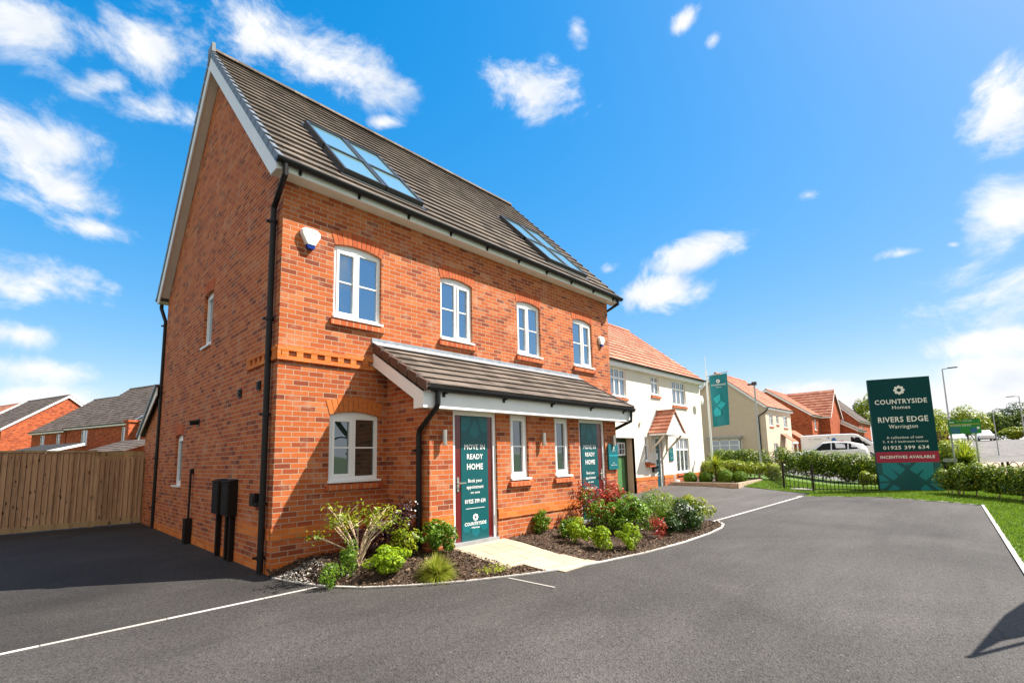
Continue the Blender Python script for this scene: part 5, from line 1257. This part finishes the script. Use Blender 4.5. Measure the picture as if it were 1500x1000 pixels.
for i, (x, y, h, r, mt, lb) in enumerate([(118, -6.0, 6.5, 3.4, 'l_yellow', 'rounded yellow-green bush beyond the road behind the green board'), (122, -9.6, 5.6, 2.6, 'l_tree', 'mid green bush left of the far white car'), (112, -12.0, 4.6, 2.0, 'l_tree', 'dark green bush just right of the far white car'),
        (116, -14.6, 5.2, 2.5, 'l_mid', 'tall bush at the right beyond the road'), (110, -17.6, 5.8, 3.2, 'l_tree', 'broad bush at the right edge beyond the road'), (128, -12.2, 6.8, 4.5, 'l_dark', 'dark mass of tree showing between the bushes on the skyline'), (126, -2.5, 6.2, 3.6, 'l_tree', 'bush on the skyline directly above the small red building'), (108, -14.2, 2.6, 2.2, 'l_yellow', 'low bright bush on the bank right of the far car'), (106, -11.3, 2.0, 1.6, 'l_yellow', 'low bright bush on the bank beside the far car')]):
    tree(lb, x, y, h, r, mt, 2600, .36, gp, .2, .05, 'bush')

# ------------------------------------------------------------------ shrubs in the beds
def zb(x, y): return bedz(x, y)-.01
x, y = .70, -1.06; b = (x, y, zb(x, y))
t = thing('sparse_shrub', 'tall sparse shrub with pale bare stems and yellow-green leaf tufts by the brick wall', 'shrub', b)
m = MB(); tips = []
for i in range(15):
    a = i*2.4+RNG.uniform(-.3, .3); rr = RNG.uniform(.22, .58); hh = RNG.uniform(.42, .80)
    e = np.array([x+rr*math.cos(a), b[2]+hh, -y+rr*math.sin(a)*.8]); s0 = np.array([x+RNG.normal()*.03, b[2], -y+RNG.normal()*.03])
    md = s0*.55+e*.45+np.array([-.12*rr*math.cos(a), .05, -.10*rr*math.sin(a)]); m.tube([s0, md, e*.75+md*.25+np.array([0, .02, 0]), e], [.011, .009, .007, .004], 6, cap=False); tips.append(e)
    for q in range(2):
        e2 = md+(e-md)*RNG.uniform(.3, .8)+RNG.normal(size=3)*np.array([.12, .05, .12])+np.array([0, .08, 0]); m.tube([md*.5+e*.5, e2], [.006, .003], 5, cap=False); tips.append(e2)
m.build('stem', 'twig', t)
P = []; NR = []
for e in tips:
    for q in range(13):
        d = RNG.normal(size=3); P.append((e[0]+d[0]*.055, -e[2]+d[1]*.055, e[1]+d[2]*.04)); NR.append((d[0], d[1], d[2]+.8))
leaves('foliage', 'l_yellow', P, NR, .062, t, .36)
shrub('fern', 'small dark green feathery plant at the front left corner of the bed', 'plant', (.24, -1.30, zb(.24, -1.3)), .17, .32, 'l_mid', 700, .04, aspect=.3)
shrub('fern', 'narrow upright green plant below the tall sparse shrub', 'plant', (.50, -1.22, zb(.5, -1.22)), .13, .48, 'l_mid', 500, .05, aspect=.3)
shrub('lime_shrub', 'bright lime green rounded shrub in the middle of the left bed', 'shrub', (.86, -1.50, zb(.86, -1.5)), .30, .33, 'l_lime', 1500, .045)
shrub('plum_shrub', 'dark plum-leaved spiky shrub with small pale flowers beside the porch downpipe', 'shrub', (1.52, -.92, zb(1.5, -.9)), .28, .78, 'l_plum', 900, .06, aspect=.35, extra=lambda t, c: leaves('flowers', 'petal', *clump_pts((c[0], c[1], c[2]+.22), (.22, .22, .2), 70, 8, .4), .035, t, .8))
shrub('green_shrub', 'glossy mid green rounded shrub in front of the porch corner', 'shrub', (1.80, -1.36, zb(1.8, -1.36)), .27, .48, 'l_mid', 1500, .05)
shrub('yellow_shrub', 'yellow-green leafy shrub between the lime and glossy shrubs', 'shrub', (1.33, -1.22, zb(1.33, -1.2)), .20, .50, 'l_yellow', 500, .055)
o = blade_tuft('grass_tuft', 'l_grass', (1.30, -1.98, zb(1.30, -1.98)), 1700, .29, 1.5, .010, None, .42); tag(o, 'round tuft of fine yellow-green grass near the slab path', 'ornamental grass')
shrub('seedlings', 'low yellowish ground plants along the edge of the slab path', 'plant', (1.95, -2.30, zb(1.95, -2.3)), .30, .07, 'l_grass', 200, .03, k=20)
gr = 'small rounded green shrubs right of the slab path'
for lb, x, y, r, h, mt in (('round green shrub closest to the porch wall, right of the slab path', 4.10, -1.32, .20, .40, 'l_mid'), ('green shrub second from the wall in the right bed', 4.20, -1.80, .19, .36, 'l_mid'),
        ('lime green shrub in the middle of the front row in the right bed', 4.02, -2.20, .21, .40, 'l_lime'), ('lime green shrub nearest the slab path and kerb', 4.06, -2.60, .22, .37, 'l_lime'), ('feathery lime green shrub at the kerb side of the right bed', 4.45, -2.86, .22, .42, 'l_lime')):
    shrub('green_shrub', lb, 'shrub', (x, y, zb(x, y)), r, h, mt, 1100, .042, gr)
gr = 'red-tipped shrubs by the second door'
for lb, x, y, r, h in (('red-leaved shrub growing against the brick between window and second door', 5.30, -1.50, .36, .98), ('red and green shrub in front of the second front door', 5.75, -1.75, .32, .80), ('tall red-tipped shrub in front of the plaque pier', 6.25, -1.42, .28, .95)):
    z = zb(x, y)
    shrub('red_tipped_shrub', lb, 'shrub', (x, y, z), r, h*.8, 'l_mid', 420, .055, gr, k=12, extra=lambda t, c, r=r, h=h: leaves('red_leaves', 'l_red', *clump_pts((c[0], c[1], c[2]+h*.18), (r*.95, r*.95, h*.42), 650, 18, .30), .062, t, .38))
def flow(col, n, sz): return lambda t, c: leaves('flowers', col, *clump_pts((c[0], c[1], c[2]+.08), (.27, .27, .22), n, 24, .25, low=-.2), sz, t, .9)
shrub('leafy_shrub', 'bushy mid green shrub with small red blooms behind the feathery lime one', 'shrub', (5.55, -2.22, zb(5.5, -2.2)), .50, .70, 'l_mid', 2200, .055, extra=flow('l_red', 60, .05))
shrub('red_tipped_shrub', 'low red and orange leaved plant at the kerb in the middle of the right bed', 'plant', (5.62, -2.78, zb(5.6, -2.8)), .22, .42, 'l_red', 220, .06, aspect=.35)
shrub('leafy_shrub', 'tall loose grey-green shrub in the right bed', 'shrub', (6.35, -2.35, zb(6.3, -2.3)), .48, .80, 'l_mid', 1900, .05, aspect=.3, ns=14)
shrub('flowering_shrub', 'dark green shrub dotted with white flowers near the tip of the bed', 'shrub', (6.75, -2.72, zb(6.7, -2.7)), .46, .58, 'l_dark', 2000, .05, extra=flow('petal', 110, .05))
shrub('yellow_shrub', 'yellow-green shrub at the pointed right tip of the bed', 'shrub', (7.45, -2.60, zb(7.4, -2.6)), .46, .60, 'l_yellow', 2000, .055)
shrub('yellow_shrub', 'yellow-green shrub behind the white-flowered one', 'shrub', (7.0, -2.1, zb(7.0, -2.1)), .36, .70, 'l_yellow', 900, .055, aspect=.4)
shrub('pink_flowering_shrub', 'loose shrub with pink-red blooms spreading in front of the second front door', 'shrub', (5.15, -1.95, zb(5.1, -1.9)), .36, .56, 'l_mid', 900, .05, extra=flow('l_red', 90, .055))
shrub('leafy_shrub', 'mid green filler shrub between the red-tipped and grey-green shrubs', 'shrub', (6.05, -1.85, zb(6, -1.8)), .42, .66, 'l_mid', 1300, .055)
shrub('leafy_shrub', 'small dark green shrub beneath the tall loose grey-green one', 'shrub', (6.1, -2.72, zb(6.1, -2.7)), .26, .34, 'l_dark', 700, .05)
shrub('dark_shrub', 'dark reddish shrub tucked between the sparse shrub and the wall', 'shrub', (1.12, -.62, zb(1.1, -.6)), .36, .52, 'l_plum', 800, .06, aspect=.45)
# grass of the lawns
def turf(n, box, mask, h=.055):
    pts = []
    while len(pts) < n:
        q = RNG.uniform(size=(n, 2))*np.array([box[1]-box[0], box[3]-box[2]])+np.array([box[0], box[2]])
        pts += [p for p in q if mask(*p)]
    pts = np.array(pts[:n]); z = np.array([G(a, b)+.01 for a, b in pts]); a = RNG.uniform(0, 2*math.pi, n); w = .009; hh = RNG.uniform(.5, 1.2, n)*h
    d = np.stack([np.cos(a), np.sin(a), a*0], 1)*w; base = np.column_stack([pts, z]); tip = base+np.column_stack([RNG.normal(size=n)*h*.4, RNG.normal(size=n)*h*.4, hh])
    v = np.stack([base-d, base+d, tip], 1).reshape(-1, 3); o = raw_quads('grass', 'l_turf', v, n, np.repeat(RNG.uniform(0, 1, n), 3), None, (0, 0, 0), 3)
    return o
EDGE = [(14, -7.0), (15.0, -7.0), (15.6, -6.35), (16.6, -4.72), (15.95, -2.75), (17.2, -2.7), (17.2, -.4), (14, -.4)]
o = turf(46000, (15.1, 21.5, -7.7, -.4), lambda x, y: not inside(x, y, EDGE)); tag(o, 'mown green grass around the tall sign and railing', 'grass', kind='stuff')
o = turf(60000, (5.0, 19, -10.5, -7.0), lambda x, y: y < -7.0+(x-15)*.0344-.02 and (x < 15 or y < -7.5)); tag(o, 'bright green grass verge right of the kerb', 'grass', kind='stuff')
# flag added out of view at right, outline shaped to cast the tarmac shadow
t = thing('shadow_flag', 'grey feather flag beyond the right edge whose pointed shadow falls on the tarmac', 'flag', (5.3, -9.05, 0))
S = np.array([.79, -.61, 1.19])
def over(x, y, k): return (x+S[0]*k, S[2]*k, -(y+S[1]*k))
m = MB(); q = [over(2.36, -6.83, 1.7), over(3.75, -7.05, 2.0), over(5.2, -7.4, 2.3), over(5.2, -8.3, 2.3), over(2.9, -7.0, 1.75)]
m.extr(q, (.01, 0, .01)); m.build('cloth', 'cloth', t)
m = MB(); a = over(2.36, -6.83, 1.7); b = over(5.2, -8.3, 2.3); m.tube([a, over(3.8, -7.55, 2.0), b, (b[0], 0, b[2])], .02, 8); m.build('pole', 'galv', t)

# ------------------------------------------------------------------ camera, sun, sky
cam = bpy.data.cameras.new('camera'); co = bpy.data.objects.new('camera', cam); COL.objects.link(co)
yaw, pit, rol = R(46.12917), R(6.97998), R(-1.35159)
fw = np.array([math.sin(yaw)*math.cos(pit), math.cos(yaw)*math.cos(pit), math.sin(pit)]); rt = np.array([math.cos(yaw), -math.sin(yaw), 0]); up = np.cross(rt, fw)
r2 = math.cos(rol)*rt+math.sin(rol)*up; u2 = -math.sin(rol)*rt+math.cos(rol)*up
co.matrix_world = Matrix(((r2[0], u2[0], -fw[0], -2.520), (r2[1], u2[1], -fw[1], -7.030), (r2[2], u2[2], -fw[2], 1.5), (0, 0, 0, 1)))
cam.sensor_width = 36; cam.lens = 36*700.98/1500; cam.shift_y = 84.77/1500; cam.clip_end = 3000; cam.clip_start = .05
SC.camera = co
EL = R(50); AZ = math.atan2(.79, -.61)
sun = bpy.data.lights.new('sun', 'SUN'); sun.energy = 5.0; sun.angle = R(.5); sun.color = (1, .925, .82)
sob = bpy.data.objects.new('sun', sun); COL.objects.link(sob)
sv = Vector((.79*math.cos(EL), -.61*math.cos(EL), math.sin(EL))); sob.rotation_euler = sv.to_track_quat('Z', 'Y').to_euler(); sob.location = (20, -20, 30)
w = bpy.data.worlds.new('World'); SC.world = w; w.use_nodes = True; nt = w.node_tree; nt.nodes.clear()
out = N(nt, 'ShaderNodeOutputWorld'); bg = N(nt, 'ShaderNodeBackground', Strength=.135)
sky = N(nt, 'ShaderNodeTexSky', sky_type='NISHITA'); sky.sun_disc = False; sky.sun_elevation = EL; sky.sun_rotation = AZ; sky.air_density = 1.0; sky.dust_density = .4; sky.ozone_density = 2.5
sep = N(nt, 'ShaderNodeSeparateColor', mode='HSV'); L(nt, sky.outputs[0], sep.inputs[0])
def mth(op, a, b=None, clamp=False):
    n = N(nt, 'ShaderNodeMath', operation=op, use_clamp=clamp)
    for i, q in enumerate((a, b)):
        if q is None: continue
        if isinstance(q, (int, float)): n.inputs[i].default_value = q
        else: L(nt, q, n.inputs[i])
    return n.outputs[0]
vx = mth('MULTIPLY', sep.outputs[2], .30)
vy = mth('DIVIDE', vx, mth('POWER', mth('ADD', mth('POWER', vx, 4.0), 1.0), .25))
sat = mth('ADD', mth('MULTIPLY', mth('SUBTRACT', sep.outputs[1], .52), 2.6), .55, True)
hs = N(nt, 'ShaderNodeCombineColor', mode='HSV'); L(nt, mth('SUBTRACT', sep.outputs[0], .010), hs.inputs[0]); L(nt, sat, hs.inputs[1]); L(nt, mth('MULTIPLY', vy, 3.5), hs.inputs[2])
tc = N(nt, 'ShaderNodeTexCoord'); nz = N(nt, 'ShaderNodeTexNoise', Scale=6.5, Detail=11.0, Roughness=.64, Distortion=.35); L(nt, tc.outputs['Generated'], nz.inputs['Vector'])
mpz = N(nt, 'ShaderNodeMapping'); mpz.inputs['Scale'].default_value = (1, 1, 1.35); L(nt, tc.outputs['Generated'], mpz.inputs['Vector']); L(nt, mpz.outputs[0], nz.inputs['Vector'])
CL = [[-0.0149, 0.8209, 0.5709, 0.8686, -0.2723, 0.4141, 0.0786, 0.0438, 0.0],
 [0.0829, 0.7958, 0.5998, 0.9082, -0.3081, 0.2832, 0.0991, 0.0597, 0.0],
 [0.0499, 0.8386, 0.5425, 0.8011, -0.3579, 0.4797, 0.0581, 0.0276, 0.12],
 [0.2684, 0.7151, 0.6454, 0.9463, -0.3211, -0.0377, 0.1399, 0.0583, 0.0],
 [0.11, 0.8413, 0.5293, 0.9612, -0.2256, 0.1588, 0.0923, 0.0353, 0.05],
 [0.0127, 0.8919, 0.4521, 0.9814, -0.0978, 0.1653, 0.1012, 0.0585, 0.0],
 [0.0273, 0.9116, 0.4101, 0.9993, -0.036, 0.0135, 0.0893, 0.0539, 0.0],
 [0.0699, 0.9291, 0.3631, 0.9933, -0.0986, 0.0609, 0.084, 0.0297, 0.25],
 [0.0001, 0.9653, 0.2613, 0.9729, -0.0605, 0.2232, 0.0717, 0.0447, 0.0],
 [-0.0089, 0.981, 0.1937, 0.9965, 0.0249, -0.0804, 0.0599, 0.0295, 0],
 [0.0085, 0.9891, 0.1468, 0.9999, -0.0074, -0.008, 0.073, 0.027, 0],
 [0.0446, 0.9935, 0.1043, 0.9965, -0.0517, 0.066, 0.126, 0.0311, 0.24999999999999997],
 [0.5821, 0.5003, 0.641, 0.7361, -0.6591, -0.154, 0.0898, 0.044, 0.0],
 [0.5947, 0.4038, 0.6952, 0.2336, -0.9142, 0.3311, 0.0293, 0.0405, 0.43],
 [0.862, 0.3476, 0.369, 0.3152, -0.9376, 0.1469, 0.0812, 0.0303, 0.0],
 [0.8491, 0.4237, 0.3154, 0.4297, -0.9014, 0.054, 0.0803, 0.0367, 0.0],
 [0.7915, 0.49, 0.3654, 0.3502, -0.8535, 0.386, 0.032, 0.0187, 0.08],
 [0.6851, 0.2598, 0.6806, 0.169, -0.9654, 0.1984, 0.0344, 0.022, 0.18],
 [0.7232, 0.2344, 0.6496, 0.6257, -0.6207, -0.4726, 0.0173, 0.0225, 0.08],
 [0.8915, 0.1586, 0.4243, 0.2038, -0.977, -0.063, 0.0441, 0.022, 0.13],
 [0.8863, -0.0693, 0.4579, -0.057, -0.9975, -0.0407, 0.04041, 0.054, 0],
 [0.8679, -0.0692, 0.492, -0.1634, -0.9749, 0.1511, 0.0223, 0.0135, 0.4],
 [0.9475, -0.0593, 0.3142, 0.1179, -0.8486, -0.5157, 0.0591, 0.0557, 0],
 [0.9508, 0.0507, 0.3057, 0.0736, -0.9952, -0.064, 0.0357, 0.0128, 0.08],
 [0.9535, -0.0044, 0.3014, 0.0888, -0.9514, -0.295, 0.0152, 0.0079, 0.18],
 [0.9749, -0.0363, 0.2199, -0.0618, -0.992, 0.1103, 0.1056, 0.061, 0],
 [0.9876, -0.0226, 0.1551, -0.0241, -0.9997, 0.008, 0.1005, 0.0304, 0],
 [0.994, -0.0248, 0.1062, -0.0099, -0.9902, -0.139, 0.1091, 0.0393, 0.06999999999999999],
 [0.9959, 0.0558, 0.0715, 0.0623, -0.9938, -0.092, 0.1463, 0.0455, 0.21999999999999997],
 [0.9761, 0.1888, 0.1072, 0.1992, -0.9752, -0.0966, 0.1114, 0.0281, 0.26999999999999996],
 [0.4098, 0.6949, 0.5909, 0.81, -0.5751, 0.1146, 0.0473, 0.0167, 0.38]]
prev = None
for dx, dy, dz, ex, ey, ez, sx, sy, off in CL:
    d = Vector((dx, dy, dz)).normalized(); e = Vector((ex, ey, ez)).normalized(); u = d.cross(e).normalized(); e = u.cross(d)
    rot = Matrix((d, e, u)).transposed().to_euler('XYZ')
    mp = N(nt, 'ShaderNodeMapping'); mp.vector_type = 'TEXTURE'; mp.inputs['Location'].default_value = d; mp.inputs['Rotation'].default_value = rot; mp.inputs['Scale'].default_value = (.6, sx, sy)
    L(nt, tc.outputs['Generated'], mp.inputs['Vector'])
    ln = N(nt, 'ShaderNodeVectorMath', operation='LENGTH'); L(nt, mp.outputs[0], ln.inputs[0])
    src = ln.outputs['Value']
    if off: a = N(nt, 'ShaderNodeMath', operation='ADD'); a.inputs[1].default_value = off; L(nt, src, a.inputs[0]); src = a.outputs[0]
    if prev is None: prev = src
    else:
        mn = N(nt, 'ShaderNodeMath', operation='SMOOTH_MIN'); mn.inputs[2].default_value = .18; L(nt, prev, mn.inputs[0]); L(nt, src, mn.inputs[1]); prev = mn.outputs[0]
# density = 0.62 - 0.75*d + 2.1*(noise-0.5)
m1 = N(nt, 'ShaderNodeMath', operation='MULTIPLY_ADD'); m1.inputs[1].default_value = -.70; m1.inputs[2].default_value = .72; L(nt, prev, m1.inputs[0])
m2 = N(nt, 'ShaderNodeMath', operation='MULTIPLY_ADD'); m2.inputs[1].default_value = 2.75; L(nt, nz.outputs['Fac'], m2.inputs[0])
m3 = N(nt, 'ShaderNodeMath', operation='SUBTRACT'); m3.inputs[1].default_value = 1.375; L(nt, m1.outputs[0], m3.inputs[0]); L(nt, m3.outputs[0], m2.inputs[2])
mr = N(nt, 'ShaderNodeMapRange'); mr.interpolation_type = 'SMOOTHSTEP'; mr.inputs['From Min'].default_value = 0.0; mr.inputs['From Max'].default_value = .72; L(nt, m2.outputs[0], mr.inputs['Value'])
nz2 = N(nt, 'ShaderNodeTexNoise', Scale=9.0, Detail=5.0); L(nt, mpz.outputs[0], nz2.inputs['Vector'])
cr = ramp(nt, nz2.outputs['Fac'], [(.32, (3.6*.76, 3.6*.82, 3.6*.90)), (.56, (3.6, 3.6, 3.6))])
mx = N(nt, 'ShaderNodeMixRGB'); L(nt, mr.outputs[0], mx.inputs['Fac']); L(nt, hs.outputs[0], mx.inputs['Color1']); L(nt, cr.outputs['Color'], mx.inputs['Color2'])
# grey-white cloud bank added unseen behind the viewer to whiten the fill light
dt = N(nt, 'ShaderNodeVectorMath', operation='DOT_PRODUCT'); dt.inputs[1].default_value = (.85, .42, -.30); L(nt, tc.outputs['Generated'], dt.inputs[0])
bk = mth('SUBTRACT', .22, dt.outputs['Value']); bk = mth('ADD', bk, mth('MULTIPLY', mth('SUBTRACT', nz.outputs['Fac'], .5), 2.2))
mb_ = N(nt, 'ShaderNodeMapRange'); mb_.interpolation_type = 'SMOOTHSTEP'; mb_.inputs['From Min'].default_value = .30; mb_.inputs['From Max'].default_value = .75; L(nt, bk, mb_.inputs['Value'])
mx2 = N(nt, 'ShaderNodeMixRGB'); mx2.inputs['Color2'].default_value = (2.75*1.0, 2.75*.95, 2.75*.88, 1); L(nt, mb_.outputs[0], mx2.inputs['Fac']); L(nt, mx.outputs['Color'], mx2.inputs['Color1']); mx = mx2
L(nt, mx.outputs['Color'], bg.inputs['Color']); L(nt, bg.outputs[0], out.inputs['Surface'])
SC.view_settings.view_transform = 'Standard'; SC.view_settings.look = 'None'; SC.view_settings.exposure = 1.15; SC.view_settings.gamma = 1.0
SC.cycles.use_denoising = True; SC.cycles.max_bounces = 6; SC.cycles.diffuse_bounces = 3; SC.cycles.glossy_bounces = 3; SC.cycles.transmission_bounces = 4; SC.cycles.sample_clamp_indirect = 6
